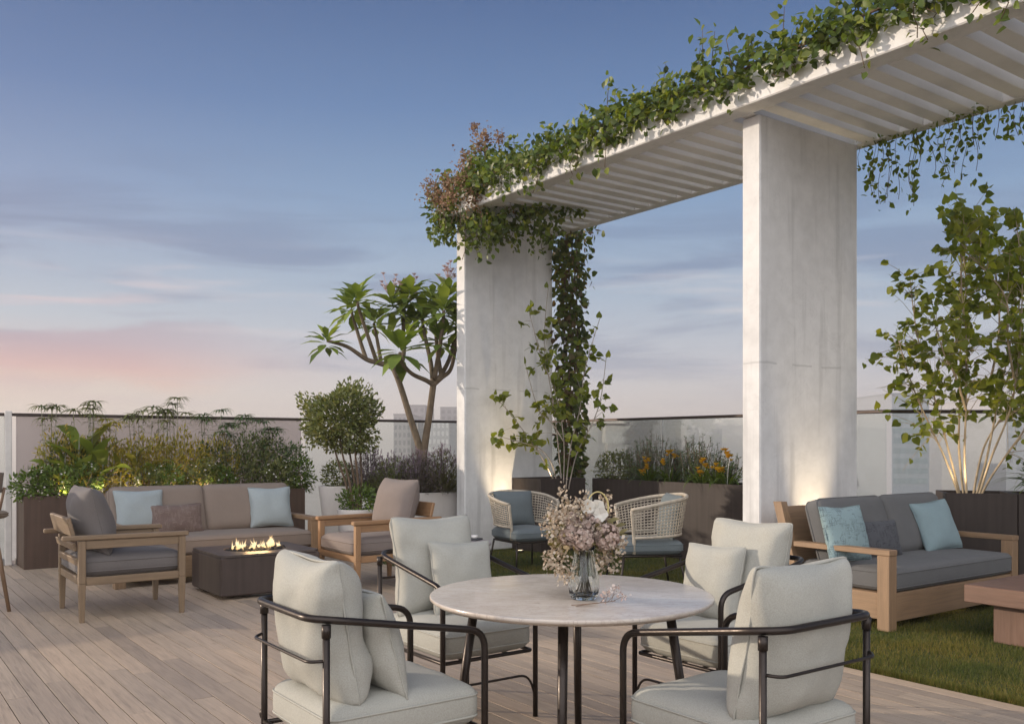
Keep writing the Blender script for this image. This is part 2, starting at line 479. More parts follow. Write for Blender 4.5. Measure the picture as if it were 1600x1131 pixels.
@cached
def fabric(c, rough=.9, weave=1.0, pattern=None, heather=.12):
    b = NB('woven_fabric')
    v = b.coord('Object', (1, 1, 1))
    w1 = b.n('ShaderNodeTexWave', wave_type='BANDS', bands_direction='X'); b.l(v, w1.inputs[0]); w1.inputs['Scale'].default_value = 110; w1.inputs['Distortion'].default_value = 1.2; w1.inputs['Detail Scale'].default_value = 3
    w2 = b.n('ShaderNodeTexWave', wave_type='BANDS', bands_direction='Z'); b.l(v, w2.inputs[0]); w2.inputs['Scale'].default_value = 110; w2.inputs['Distortion'].default_value = 1.2
    w3 = b.n('ShaderNodeTexWave', wave_type='BANDS', bands_direction='Y'); b.l(v, w3.inputs[0]); w3.inputs['Scale'].default_value = 110; w3.inputs['Distortion'].default_value = 1.2
    h = b.math('ADD', b.math('ADD', w1.outputs['Fac'], w2.outputs['Fac']), w3.outputs['Fac'])
    f = b.noise(v, 230, 2, .6); big = b.noise(v, 5.5, 4, .55)
    col = b.mix(heather * 2, c, b.ramp(f, [(.35, mul(c, .6)), (.65, mul(c, 1.35))]))
    col = b.mix(.22, col, b.ramp(big, [(.3, mul(c, .78)), (.7, mul(c, 1.16))]))
    if pattern:
        vx = b.coord('Object', (26, 26, 26))
        vo = b.n('ShaderNodeTexBrick'); b.l(b.coord('Object', (1, 1, 1)), vo.inputs[0])
        n1 = b.noise(b.coord('Object', (9, 9, 130)), 1.4, 3, .6); n2 = b.noise(b.coord('Object', (130, 9, 9)), 1.4, 3, .6)
        wh = b.noise(v, 9, 3)
        k = b.math('MULTIPLY', b.math('MAXIMUM', b.math('GREATER_THAN', n1, .58), b.math('GREATER_THAN', n2, .58)), b.math('GREATER_THAN', wh, .44))
        col = b.mix(b.math('MULTIPLY', k, .75), col, pattern)
    nm = b.bump(b.math('ADD', b.math('MULTIPLY', h, .3), b.math('MULTIPLY', f, .9)), .35 * weave, .0015)
    soft = b.bump(big, .25, .012)
    bn = nm.node; b.l(soft, bn.inputs['Normal'])
    return b.out(b.pbr(col, rough, normal=nm, spec=.2, Sheen_Weight=.06, Sheen_Roughness=.5))
@cached
def metal(c=(.035, .026, .022), rough=.38, m=.7):
    b = NB('powder_coated_metal'); v = b.coord('Object', (1, 1, 1)); f = b.noise(v, 60, 3)
    g = b.noise(v, 4, 3)
    return b.out(b.pbr(b.mix(.3, c, b.ramp(g, [(.3, mul(c, .7)), (.7, mul(c, 1.6))])), b.ramp(f, [(.3, (rough - .06,) * 3), (.7, (rough + .1,) * 3)]), m, normal=b.bump(f, .05, .001)))
@cached
def concrete(c=(.635, .63, .625), rough=.8, stain=.85, lines=True):
    b = NB('cast_concrete'); v = b.coord('Object', (1, 1, 1))
    n1 = b.noise(v, 1.1, 6, .62, .4); n2 = b.noise(v, 7, 6, .6); n3 = b.noise(b.coord('Object', (5, 5, .35)), 1.5, 5, .55)
    col = b.mix(stain, c, b.ramp(n1, [(.30, mul(c, .74)), (.5, c), (.72, mul(c, 1.14))]))
    col = b.mix(stain * .45, col, b.ramp(n2, [(.35, mul(c, .82)), (.65, mul(c, 1.1))]))
    col = b.mix(b.math('MULTIPLY', b.ramp(n3, [(.54, (0,) * 3), (.70, (1,) * 3)]), stain * .6), col, mul(c, .60))
    n4 = b.noise(b.coord('Object', (34, 34, .8)), 1.3, 4, .6)
    col = b.mix(b.math('MULTIPLY', b.math('MULTIPLY', b.ramp(n4, [(.60, (0,) * 3), (.72, (1,) * 3)]), n1), stain * .6), col, mul(c, .55))
    ck = b.noise(v, 1.7, 9, .7, 1.0)
    col = b.mix(b.math('MULTIPLY', b.math('MULTIPLY', b.ramp(ck, [(.494, (0,) * 3), (.5, (1,) * 3), (.506, (0,) * 3)]), b.math('GREATER_THAN', n1, .5)), stain * .28), col, mul(c, .4))
    pit = b.n('ShaderNodeTexVoronoi'); b.l(v, pit.inputs[0]); pit.inputs['Scale'].default_value = 14
    pm = b.math('MULTIPLY', b.math('LESS_THAN', pit.outputs['Distance'], .055), b.math('GREATER_THAN', n2, .53))
    col = b.mix(b.math('MULTIPLY', pm, .55), col, mul(c, .45))
    if lines:   # cold joint where one pour met the next
        sx = b.n('ShaderNodeSeparateXYZ'); b.l(v, sx.inputs[0])
        wob = b.math('ADD', sx.outputs[2], b.math('MULTIPLY', b.noise(v, 3, 3), .05))
        ln = b.math('LESS_THAN', b.math('ABSOLUTE', b.math('SUBTRACT', wob, 2.105)), .009)
        ln = b.math('MULTIPLY', ln, b.math('GREATER_THAN', b.noise(v, 2.2, 2), .42))
        col = b.mix(b.math('MULTIPLY', ln, .4), col, mul(c, .5))
    return b.out(b.pbr(col, rough, normal=b.bump(b.math('ADD', n2, b.math('MULTIPLY', pm, -.8)), .22, .006), spec=.3))
@cached
def plain(c, rough=.6, var=.15, scale=6, bump=.05):
    b = NB('painted_surface'); v = b.coord('Object', (1, 1, 1)); f = b.noise(v, scale, 5, .6)
    g = b.noise(v, scale * 9, 3)
    return b.out(b.pbr(b.mix(1.0, c, b.ramp(f, [(.3, (1 - var,) * 3), (.7, (1 + var * .4,) * 3)]), 'MULTIPLY'), rough, normal=b.bump(g, bump, .002), spec=.35))
@cached
def leafm(cs, trans=.35, rough=.42, tint=(1.25, 1.2, .45)):
    b = NB('leaf'); r = b.island()
    k = len(cs)
    col = b.ramp(r, [((i + .5) / k, c) for i, c in enumerate(cs)])
    f = b.noise(b.coord('Object', (1, 1, 1)), 2.4, 2)
    col = b.mix(.5, col, b.mix(1.0, col, b.ramp(f, [(.35, (.7, .72, .7)), (.65, (1.25, 1.2, 1.1))]), 'MULTIPLY'))
    p = b.pbr(col, rough, spec=.35)
    t = b.n('ShaderNodeBsdfTranslucent'); b.l(b.mix(1.0, col, tint, 'MULTIPLY'), t.inputs[0])
    m = b.n('ShaderNodeMixShader'); m.inputs[0].default_value = trans; b.l(p, m.inputs[1]); b.l(t.outputs[0], m.inputs[2])
    return b.out(m.outputs[0])
@cached
def bark(c=(.20, .14, .09), rough=.85):
    b = NB('bark'); f = b.noise(b.coord('Object', (30, 30, 6)), 1.5, 5, .6); g = b.noise(b.coord('Object', (1, 1, 1)), 9, 3)
    col = b.ramp(f, [(.3, mul(c, .5)), (.55, c), (.75, mul(c, 1.5))]); col = b.mix(.4, col, b.ramp(g, [(.35, mul(c, .6)), (.65, mul(c, 1.35))]))
    return b.out(b.pbr(col, rough, normal=b.bump(f, .5, .006)))
@cached
def deckm():
    b = NB('weathered_deck_boards'); r = b.island()
    c = (.405, .322, .245)
    v = b.coord('Object', (22, 1.0, 22), island=True)
    f = b.noise(v, 1.5, 7, .62, 1.4); f2 = b.noise(b.coord('Object', (70, 3, 70), island=True), 2, 3, .6)
    big = b.noise(b.coord('Object', (1, 1, 1)), .9, 4)
    col = b.ramp(f, [(.28, mul(c, .56)), (.5, c), (.75, mul(c, 1.22))])
    col = b.mix(.45, col, b.ramp(f2, [(.35, mul(c, .72)), (.65, mul(c, 1.15))]))
    col = b.mix(1.0, col, b.ramp(r, [(0, (.78, .78, .80)), (.5, (1, 1, 1)), (1, (1.14, 1.1, 1.06))]), 'MULTIPLY')
    col = b.mix(.5, col, b.mix(1.0, col, b.ramp(big, [(.32, (.78, .77, .78)), (.68, (1.12, 1.1, 1.08))]), 'MULTIPLY'))
    kn = b.n('ShaderNodeTexVoronoi'); b.l(b.coord('Object', (7, 1.7, 7), island=True), kn.inputs[0]); kn.inputs['Scale'].default_value = 1.0
    km = b.ramp(kn.outputs['Distance'], [(.03, (1,) * 3), (.09, (0,) * 3)])
    col = b.mix(b.math('MULTIPLY', km, .45), col, mul(c, .45))
    ro = b.ramp(f2, [(.3, (.42,) * 3), (.7, (.6,) * 3)])
    return b.out(b.pbr(col, ro, normal=b.bump(b.math('ADD', f, f2), .22, .003), spec=.42))
@cached
def glassm(tint=(.93, .955, .95), milk=.03):
    """clear sheet glass: mirror by Fresnel, else straight through; a thin milky veil painted in as haze"""
    b = NB('sheet_glass')
    fr = b.n('ShaderNodeFresnel'); fr.inputs[0].default_value = 1.45
    t = b.n('ShaderNodeBsdfTransparent'); t.inputs[0].default_value = (*tint, 1)
    gl = b.n('ShaderNodeBsdfGlossy'); gl.inputs['Roughness'].default_value = .02; gl.inputs[0].default_value = (.9, .92, .92, 1)
    m = b.n('ShaderNodeMixShader'); b.l(b.math('MULTIPLY', fr.outputs[0], .8), m.inputs[0]); b.l(t.outputs[0], m.inputs[1]); b.l(gl.outputs[0], m.inputs[2])
    d = b.n('ShaderNodeBsdfDiffuse'); d.inputs[0].default_value = (.75, .72, .70, 1)  # pale diffuse film, a haze look put into the glass colour
    f = b.noise(b.coord('Object', (1, 1, 1)), 1.3, 4)
    m2 = b.n('ShaderNodeMixShader'); b.l(b.math('MULTIPLY', f, milk * 2), m2.inputs[0]); b.l(m.outputs[0], m2.inputs[1]); b.l(d.outputs[0], m2.inputs[2])
    return b.out(m2.outputs[0])
@cached
def frostm():
    b = NB('frosted_glass'); f = b.noise(b.coord('Object', (1, 1, 1)), 1.1, 4)
    d = b.pbr(b.ramp(f, [(.3, (.36, .335, .345)), (.7, (.43, .40, .41))]), .35, spec=.5)
    t = b.n('ShaderNodeBsdfTranslucent'); t.inputs[0].default_value = (.55, .50, .52, 1)
    m = b.n('ShaderNodeMixShader'); m.inputs[0].default_value = .4; b.l(d, m.inputs[1]); b.l(t.outputs[0], m.inputs[2])
    tt = b.n('ShaderNodeBsdfTransparent'); tt.inputs[0].default_value = (.74, .725, .72, 1)
    m3 = b.n('ShaderNodeMixShader'); m3.inputs[0].default_value = .62; b.l(m.outputs[0], m3.inputs[1]); b.l(tt.outputs[0], m3.inputs[2])
    return b.out(m3.outputs[0])
@cached
def crystal():
    b = NB('vase_glass')
    g = b.n('ShaderNodeBsdfGlass'); g.inputs['IOR'].default_value = 1.45; g.inputs['Roughness'].default_value = .0; g.inputs[0].default_value = (.97, .98, .97, 1)
    return b.out(g.outputs[0])
@cached
def marble():
    b = NB('veined_marble'); v = b.coord('Object', (1, 1, 1))
    w = b.noise(v, 2.0, 6, .6, 1.2)
    v1 = b.noise(b.coord('Object', (1.0, 3.4, 1)), 2.6, 8, .62, 1.8)
    vein = b.ramp(v1, [(.475, (0,) * 3), (.497, (1,) * 3), (.503, (1,) * 3), (.53, (0,) * 3)])
    v2 = b.noise(b.coord('Object', (2.2, 5.5, 1)), 3.5, 8, .65, 1.2)
    vein2 = b.ramp(v2, [(.485, (0,) * 3), (.5, (1,) * 3), (.515, (0,) * 3)])
    col = b.ramp(w, [(.3, (.46, .395, .335)), (.55, (.575, .515, .455)), (.75, (.65, .61, .56))])
    col = b.mix(b.math('MULTIPLY', b.math('MULTIPLY', vein, w), .75), col, (.33, .25, .21))
    col = b.mix(b.math('MULTIPLY', vein2, .4), col, (.22, .17, .15))
    fl = b.noise(b.coord('Object', (5, 16, 1)), 2.2, 4, .7)
    col = b.mix(b.ramp(fl, [(.66, (0,) * 3), (.72, (.7,) * 3)]), col, (.24, .18, .16))
    # three slabs: hairline joints
    sx = b.n('ShaderNodeSeparateXYZ'); b.l(v, sx.inputs[0])
    j = b.math('LESS_THAN', b.math('ABSOLUTE', b.math('SUBTRACT', sx.outputs[1], .055)), .0016)
    col = b.mix(b.math('MULTIPLY', j, .5), col, (.3, .26, .23))
    return b.out(b.pbr(col, .2, spec=.5, normal=b.bump(w, .02, .002)))
@cached
def corten(c=(.040, .030, .026), rough=.62):
    b = NB('bronze_planter'); v = b.coord('Object', (1, 1, 1)); f = b.noise(v, 3, 6, .6); g = b.noise(b.coord('Object', (14, 14, .6)), 1.6, 5)
    col = b.mix(.5, b.ramp(f, [(.3, mul(c, .75)), (.7, mul(c, 1.3))]), b.ramp(g, [(.35, mul(c, .7)), (.65, mul(c, 1.25))]))
    return b.out(b.pbr(col, rough, .0, spec=.3, normal=b.bump(f, .08, .004)))
@cached
def grassm():
    b = NB('turf_blades'); r = b.island()
    col = b.ramp(r, [(0, (.070, .092, .022)), (.4, (.105, .122, .028)), (.75, (.15, .15, .04)), (1, (.22, .185, .07))])
    f = b.noise(b.coord('Object', (1, 1, 1)), 1.6, 4)
    col = b.mix(1.0, col, b.ramp(f, [(.35, (.66, .78, .7)), (.65, (1.38, 1.15, .95))]), 'MULTIPLY')
    p = b.pbr(col, .6, spec=.2); t = b.n('ShaderNodeBsdfTranslucent'); b.l(col, t.inputs[0])
    m = b.n('ShaderNodeMixShader'); m.inputs[0].default_value = .3; b.l(p, m.inputs[1]); b.l(t.outputs[0], m.inputs[2])
    return b.out(m.outputs[0])
@cached
def soilm():
    b = NB('soil'); f = b.noise(b.coord('Object', (1, 1, 1)), 30, 5)
    return b.out(b.pbr(b.ramp(f, [(.3, (.02, .014, .01)), (.7, (.07, .05, .035))]), .95, normal=b.bump(f, .8, .02)))
@cached
def flamem():
    b = NB('flame')
    sx = b.n('ShaderNodeSeparateXYZ'); b.l(b.coord('Generated'), sx.inputs[0])
    col = b.ramp(sx.outputs[2], [(0, (1, .42, .10)), (.25, (1, .72, .34)), (.6, (1, .80, .48)), (1, (1, .55, .22))])
    f = b.noise(b.coord('Object', (40, 40, 9)), 1.5, 3, .6)
    lw = b.n('ShaderNodeLayerWeight'); lw.inputs[0].default_value = .35
    e = b.n('ShaderNodeEmission'); b.l(col, e.inputs[0]); e.inputs[1].default_value = 1.5
    t = b.n('ShaderNodeBsdfTransparent')
    k = b.math('MULTIPLY', b.math('SUBTRACT', 1.0, lw.outputs['Facing']), b.ramp(f, [(.30, (.15,) * 3), (.55, (1,) * 3)]))
    k = b.math('MULTIPLY', k, b.ramp(sx.outputs[2], [(0, (1,) * 3), (.55, (.85,) * 3), (1, (.15,) * 3)]), True)
    m = b.n('ShaderNodeMixShader'); b.l(k, m.inputs[0]); b.l(t.outputs[0], m.inputs[1]); b.l(e.outputs[0], m.inputs[2])
    return b.out(m.outputs[0])

BRONZE = metal((.038, .030, .026), .34)

# ------------------------------------------------------------------ setting: ground, deck, lawn
def setting():
    g = G(); g.add([(-3000, -3000, -62), (3000, -3000, -62), (3000, 3000, -62), (-3000, 3000, -62)], [(0, 1, 2, 3)])
    b = NB('hazy_city_ground'); f = b.noise(b.coord('Object', (1, 1, 1)), .02, 6)
    tag(g.build('ground', b.out(b.pbr(b.ramp(f, [(.35, (.16, .15, .13)), (.65, (.30, .28, .25))]), .9))), kind='structure')
    g = G(); g.box(-9, 14, -4, 12.4, -.45, -.035)
    tag(g.build('roof_slab', plain((.03, .025, .022), .9)), kind='structure')
    g = G(); W, gap = .1165, .0055
    x = 5.02 - W
    i = 0
    while x > -8:
        y = -3.5 + (i * 1.37) % 2.4
        edges = [-3.5]
        while y < 12.2: edges.append(y); y += random.choice([1.8, 2.4, 2.4, 3.0])
        edges.append(12.3)
        for a, c in zip(edges[:-1], edges[1:]):
            if c - a > .05:
                dz = random.uniform(-.0008, .0008)
                g.box(x + gap / 2, x + W - gap / 2, a + .0015, c - .0015, -.03, dz, .0002)
        g.box(x - gap / 2, x + gap / 2, -3.5, 12.3, -.03, -.0035, .0003, mat=1)
        x -= W; i += 1
    tag(g.build('deck', [deckm(), plain((.035, .028, .024), .9)]), kind='structure')
    # lawn: soil bed, then blades
    g = G(); g.box(5.025, 13, -3.5, 12.2, -.034, -.004, .002)
    tag(g.build('lawn_base', plain((.05, .062, .02), .95, .3, 20, .6)), kind='structure')
    n = 230000
    a = rng.uniform(5.03, 9.5, n * 2); bb = rng.uniform(1.2, 10.2, n * 2)
    d = .588 * a + .809 * bb
    keep = rng.uniform(size=n * 2) < np.clip((6.2 / d) ** 1.6, .12, 1)
    a, bb = a[keep][:n], bb[keep][:n]; n = len(a)
    h = rng.uniform(.016, .034, n) * (1 + .25 * np.sin(a * 9 + bb * 5)); w = rng.uniform(.0016, .0030, n)
    an = rng.uniform(0, 2 * np.pi, n); lean = rng.uniform(.1, .9, n) * h; la = rng.uniform(0, 2 * np.pi, n)
    ne = 9000   # longer stray blades leaning over the deck edge
    a[-ne:] = 5.03 + np.abs(rng.normal(size=ne)) * .018; bb[-ne:] = rng.uniform(1.5, 6.5, ne); h[-ne:] = rng.uniform(.02, .055, ne)
    V = np.zeros((n, 3, 3))
    V[:, 0, 0] = a - np.cos(an) * w; V[:, 0, 1] = bb - np.sin(an) * w; V[:, 0, 2] = -.004
    V[:, 1, 0] = a + np.cos(an) * w; V[:, 1, 1] = bb + np.sin(an) * w; V[:, 1, 2] = -.004
    la[-ne:] = np.pi + rng.normal(size=ne) * .9
    V[:, 2, 0] = a + np.cos(la) * lean; V[:, 2, 1] = bb + np.sin(la) * lean; V[:, 2, 2] = h
    me = bpy.data.meshes.new('grass'); me.vertices.add(n * 3); me.vertices.foreach_set('co', V.ravel())
    me.loops.add(n * 3); me.loops.foreach_set('vertex_index', np.arange(n * 3, dtype=np.int32))
    me.polygons.add(n); me.polygons.foreach_set('loop_start', np.arange(0, n * 3, 3, dtype=np.int32)); me.polygons.foreach_set('loop_total', np.full(n, 3, np.int32))
    me.update(); me.validate(); me.materials.append(grassm())
    o = bpy.data.objects.new('grass', me); C.objects.link(o)
    tag(o, 'short green turf blades beside the deck', 'grass', kind='stuff')
setting()

# ------------------------------------------------------------------ pergola
PX, PY1, PY2, PW, PT, PZ = 6.386, 5.15, 9.80, 1.423, .20, 4.22
def pergola():
    t = thing('pergola', 'tall white concrete pergola with slatted roof on broad flat piers', 'pergola', (PX, PY1, 0))
    cm = concrete()
    for y in (0, PY2 - PY1, -4.66):
        g = G(); g.box(0, PW, 0, PT, 0, PZ, .012)
        o = g.build('pier', cm, t, (0, y, 0))
    wm = plain((.75, .745, .735), .65, .10, 2.2, .12)
    y0, y1 = -5.4, PY2 - PY1 + PT + .03
    g = G(); g.box(-.25, -.045, y0, y1, PZ + .002, PZ + .29, .01); g.build('beam', concrete((.72, .715, .71), .75, .45, False), t)
    g = G(); g.box(PW + .02, PW + .15, y0, y1, PZ + .002, PZ + .19, .008); g.build('beam', wm, t)
    g = G(); g.box(-.043, PW + .018, y1 - .22, y1, PZ + .004, PZ + .2, .008); g.build('beam', wm, t)
    g = G(); g.box(-.044, PW + .019, -.067, .067, PZ + .003, PZ + .20, .006)
    y = y1 - .36; first = None
    while y > y0 + .3:
        if first is None: first = g.build('slat', wm, t, (0, y, 0))
        else:
            c = first.copy(); C.objects.link(c); c.location = (0, y, 0)
        y -= .232
    return t
pergola()

# ------------------------------------------------------------------ glass balustrades
def balustrade(name, label, p0, p1, h, mats, n=1, rail_w=.05):
    p0, p1 = Vector((*p0, 0)), Vector((*p1, 0)); d = p1 - p0; L = d.length
    t = thing(name, label, 'glass railing', p0, math.atan2(d.y, d.x), 'glass railings round the terrace')
    g = G(); g.box(-.02, L + .02, -rail_w / 2, rail_w / 2, h - .035, h, .006); g.build('top_rail', metal((.06, .046, .042), .4), t)
    g = G(); g.box(0, L, -.045, .045, -.02, .07, .006); g.build('base_channel', metal((.25, .24, .23), .4), t)
    for i in range(n):
        a, b = L * i / n, L * (i + 1) / n
        g = G(); g.box(a + .008, b - .008, -.008, .008, .06, h - .035, .002); g.build('glass_pane', mats, t)
    for i in range(1, n):
        g = G(); g.box(L * i / n - .007, L * i / n + .007, -.011, .011, .06, h - .036, .002); g.build('joint_strip', plain((.62, .60, .58), .4), t)
    return t
BY = 11.885; RX = 8.70; RH = 1.73
balustrade('glass_railing', 'clear glass railing left of the frosted screen', (-6, BY), (1.56, BY), RH, glassm(), 3)
balustrade('frosted_screen', 'mauve grey frosted glass screen behind the long planter', (1.60, BY), (5.08, BY), RH, frostm(), 1)
balustrade('glass_railing', 'clear glass railing behind the round topiary and frangipani', (5.12, BY), (RX, BY), RH, glassm(), 2)
balustrade('glass_railing', 'clear glass railing between the two concrete piers', (RX, BY - .05), (RX, 5.40), RH, glassm(), 4)
e1 = cw(3.917, 9.5); e2 = cw(9.5, 9.78)
balustrade('glass_railing', 'clear glass railing behind the multi-stemmed tree', e1, e2, RH, glassm(), 3)
g = G(); g.box(-.035, .035, -.035, .035, 0, RH + .02, .006)
tag(g.build('rail_post', plain((.60, .57, .54), .5), loc=(1.52, BY - .06, 0)), 'slim pale post at the end of the frosted screen', 'post', kind='thing')

# ------------------------------------------------------------------ planters
def planter(label, w, d, h, loc, rz=0, soil=.06, group=None, mat=None):
    t = thing('planter', label, 'planter', loc, rz, group)
    m = mat or corten(); th = .03
    g = G()
    g.box(0, w, 0, th, 0, h, .004); g.box(0, w, d - th, d, 0, h, .004)
    g.box(0, th, th + .0005, d - th - .0005, 0, h - .0005, .004); g.box(w - th, w, th + .0005, d - th - .0005, 0, h - .0005, .004)
    g.build('trough', m, t)
    g = G(); n = 14; P = np.zeros((n, n, 3))
    for i in range(n):
        for j in range(n):
            x, y = th + (w - 2 * th) * i / (n - 1), th + (d - 2 * th) * j / (n - 1)
            P[i, j] = (x, y, h - soil + .03 * mnoise.noise(Vector((x * 3, y * 3, h))))
    g.grid(P); g.build('soil', soilm(), t)
    return t
planter('long brown metal planter under the frosted screen', 3.27, .52, .80, (1.603, 11.285, 0), mat=corten((.075, .047, .034)))
planter('square dark planter at the foot of the far concrete pier', .74, .62, .935, (7.116, 9.17, 0))
planter('long dark planter with yellow flowers between the piers', .52, 3.62, .92, (8.10, 5.70, 0))
PR = -R(52.3)
p0 = cw(4.05, 8.59); planter('square brown planter holding the multi-stemmed tree', .60, .60, .92, (*p0, 0), PR)
p1 = cw(4.05 + .608 * .96, 8.59 - .608 * .28); planter('dark grey planter right of the multi-stemmed tree', 1.9, .60, .92, (*p1, 0), PR)

# ------------------------------------------------------------------ uplights washing the piers
def uplight(label, loc, aim, power, spot=62):
    t = thing('uplight', label, 'uplight', loc, 0, 'garden uplights')
    g = G(); g.lathe([(.05, -.01), (.055, .03), (.05, .034), (.040, .034), (.040, .026), (.001, .026)], 24); g.build('housing', metal((.05, .045, .04), .4), t)
    b = NB('lamp_lens'); e = b.n('ShaderNodeEmission'); e.inputs[0].default_value = (1, .78, .5, 1); e.inputs[1].default_value = 4
    g = G(); g.lathe([(.038, .027), (.038, .030), (.001, .031)], 24); g.build('lens', b.out(e.outputs[0]), t)
    ld = bpy.data.lights.new('uplight_lamp', 'SPOT'); ld.energy = power; ld.color = (1, .78, .50); ld.spot_size = R(spot); ld.spot_blend = 1.0; ld.shadow_soft_size = .035
    lo = bpy.data.objects.new('uplight_lamp', ld); C.objects.link(lo); lo.parent = t; lo.location = (0, 0, .05)
    lo.rotation_euler = Vector(aim).to_track_quat('-Z', 'Y').to_euler()
uplight('small ground uplight behind the lawn sofa at the near pier', (PX + .70, PY1 - .29, 0), (0, .27, 1), 150, 44)
uplight('small ground uplight behind the rope chair at the far pier', (PX + .56, PY2 - .42, 0), (0, .36, 1), 130, 44)

for px, lb in ((100, 'added fill lamp at the left end of the long planter'), (155, 'added fill lamp among the broad cannas'), (212, 'added fill lamp behind the pale blue pillow'), (262, 'added fill lamp behind the brown lumbar pillow'), (322, 'added fill lamp behind the seam of the taupe sofa')):
    r_ = (px - 800) / 1438; a_ = 11.345 * (.588 + .809 * r_) / (.809 - .588 * r_)
    uplight(lb, (a_, 11.345, .75), (0, .55, 1), 11, 130)  # lamps added to brighten the long planter's foliage, no known fixtures
q_ = cw(4.28, 8.72); uplight('garden uplight in the multi-stemmed tree\'s planter', (*q_, .86), (.12, .05, 1), 34, 110)
uplight('garden uplight in the square dark planter', (7.30, 9.28, .88), (.1, .1, 1), 12, 110)

# ------------------------------------------------------------------ dining set
CREAM = fabric((.365, .358, .318), heather=.14)
TC = (2.48, 2.99)
def dining_table():
    t = thing('dining_table', 'round marble topped dining table on slim dark legs', 'table', (*TC, 0), -TH)
    g = G(); r = .592
    g.lathe([(r - .05, .722), (r - .020, .7235), (r - .003, .735), (r, .738), (r, .747), (r - .002, .7493), (r - .006, .75), (0.0001, .7501)], 96)
    g.build('tabletop', marble(), t)
    g = G(); g.lathe([(.30, .706), (.30, .7215)], 40); g.build('under_plate', BRONZE, t)
    for (x, y) in ((-.41, .055), (.41, -.055), (-.055, -.41), (.055, .41)):
        k = 1.24
        g = G(); g.tube([(x * .98, y * .98, .7225), (x * k, y * k, 0)], [.0205, .0165], 14); g.build('leg', BRONZE, t)
        t2 = None
dining_table()

def dining_chair():
    t = thing('dining_chair', 'x', 'chair', (0, 0, 0), 0, 'tube framed dining chairs round the marble table')
    hw, fr, bk, r = .275, .345, -.285, .0130
    hoop = [(-hw, fr, 0), (-hw, fr, .692), (-hw - .004, bk + .04, .795), (-hw + .05, bk - .045, .803), (hw - .05, bk - .045, .803), (hw + .004, bk + .04, .795), (hw, fr, .692), (hw, fr, 0)]
    g = G(); g.tube(fillet(hoop, [0, .07, .07, .06, .06, .07, .07, 0], 7), r, 12); g.build('arm_hoop', BRONZE, t)
    for s in (-1, 1):
        g = G(); g.tube([(s * hw, bk, 0), (s * hw, bk, .785)], r * .95, 12)
        g.tube([(s * hw, bk, .742), (s * hw, bk, .785)], r * 1.22, 12)
        g.lathe([(.001, -.020), (.011, -.016), (.016, 0), (.011, .016), (.001, .020)], 12, (s * (hw + .012), bk, .362))
        g.build('rear_leg', BRONZE, t)
    g = G(); g.tube(fillet([(-hw, bk - .006, .667), (-hw + .03, bk - .05, .663), (hw - .03, bk - .05, .663), (hw, bk - .006, .667)], .05, 5), .0058, 8); g.build('back_rod', BRONZE, t)
    g = G()
    ring = fillet([(-hw + .014, bk, .335), (-hw + .014, fr - .014, .335), (hw - .014, fr - .014, .335), (hw - .014, bk, .335)], .02, 3)
    g.tube(ring, .010, 8); g.tube([(-hw, bk, .335), (hw, bk, .335)], .010, 8)
    for x in (-.13, 0, .13): g.tube([(x, bk, .332), (x, fr - .014, .332)], .006, 6)
    g.build('seat_frame', BRONZE, t)
    g = G(); g.tube(fillet([(-hw, fr, .10), (-hw + .035, fr - .01, .215), (hw - .035, fr - .01, .215), (hw, fr, .10)], .09, 7), .0062, 8); g.build('stretcher', BRONZE, t)
    g = G(); cushion(g, .515, .60, .145, .045, .018, 1, TM(0, .035, .346), pipe=.0045, wr=.005); g.build('seat_cushion', CREAM, t)
    g = G(); pillow(g, .51, .53, .225, .11, 26, 3, TM(0, -.185, .735, rx=R(9)), .013, 3.4, .42, .0045, slump=.10, rc=.075); g.build('back_cushion', CREAM, t)
    return t
ch = dining_chair()
# (local +y is where the sitter looks)
spots = [((1.57, 3.08), -R(90), 'dining chair nearest the fire pit, its cushion seen from behind, left of the table'),
         ((2.565, 4.05), R(180), 'dining chair behind the table, facing the viewer, beside the grey stool'),
         ((3.56, 3.10), R(91), 'dining chair on the lawn side of the table, with an arm shadow on its pillow'),
         ((2.575, 2.13), R(0), 'dining chair with its bare back to the viewer, right of the table')]
for i, ((x, y), rz, lb) in enumerate(spots):
    if i == 0: ch.location = (x, y, 0); ch.rotation_euler = (0, 0, rz); ch['label'] = lb
    else:
        c = dup(ch, (x, y, 0), rz, lb)
        for k in kids(c):
            g = G()
            if k.name.startswith('back_cushion'): pillow(g, .51, .54, .205 + .01 * i, .105 + .012 * (i % 3), 26, 3 + i * 5, TM(0, -.185, .735, rx=R(9 + i % 2)), .011, 3.3, .42, .0045, slump=.10 + .03 * i, rc=.07)
            elif k.name.startswith('seat_cushion'): cushion(g, .515, .60, .145, .045, .018, 1 + i * 4, TM(0, .035, .346), pipe=.0045, wr=.006)
            else: continue
            tmp = g.build('cushion_copy', CREAM); k.data = tmp.data; bpy.data.objects.remove(tmp)
def place_pillow(name, label, mat, w, h, t, loc, rz, tilt, seed, ear=.09, group=None, cat='pillow', pipe=.004, roll=0, wr=.008):
    g = G(); pillow(g, w, h, t, ear, 22, seed, Euler((0, roll, 0)).to_matrix().to_4x4(), wr, 2.8, .5, pipe)
    o = g.build(name, mat, None, loc)
    o.rotation_euler = Euler((tilt, 0, rz), 'XYZ')
    return tag(o, label, cat, group, 'thing')
GP = 'small cream pillows on the dining chairs'
def chair_pillow(i, dx, seed, label, roll=0):
    (x, y), rz, _ = spots[i]
    q = Matrix.Rotation(rz, 3, 'Z') @ Vector((dx, -.015, 0))
    place_pillow('lumbar_pillow', label, CREAM, .38, .40, .15, (x + q.x, y + q.y, .672), rz, R(15), seed, .08, GP, roll=roll)
chair_pillow(0, .06, 5, 'small cream pillow seen edge-on in the chair left of the table')
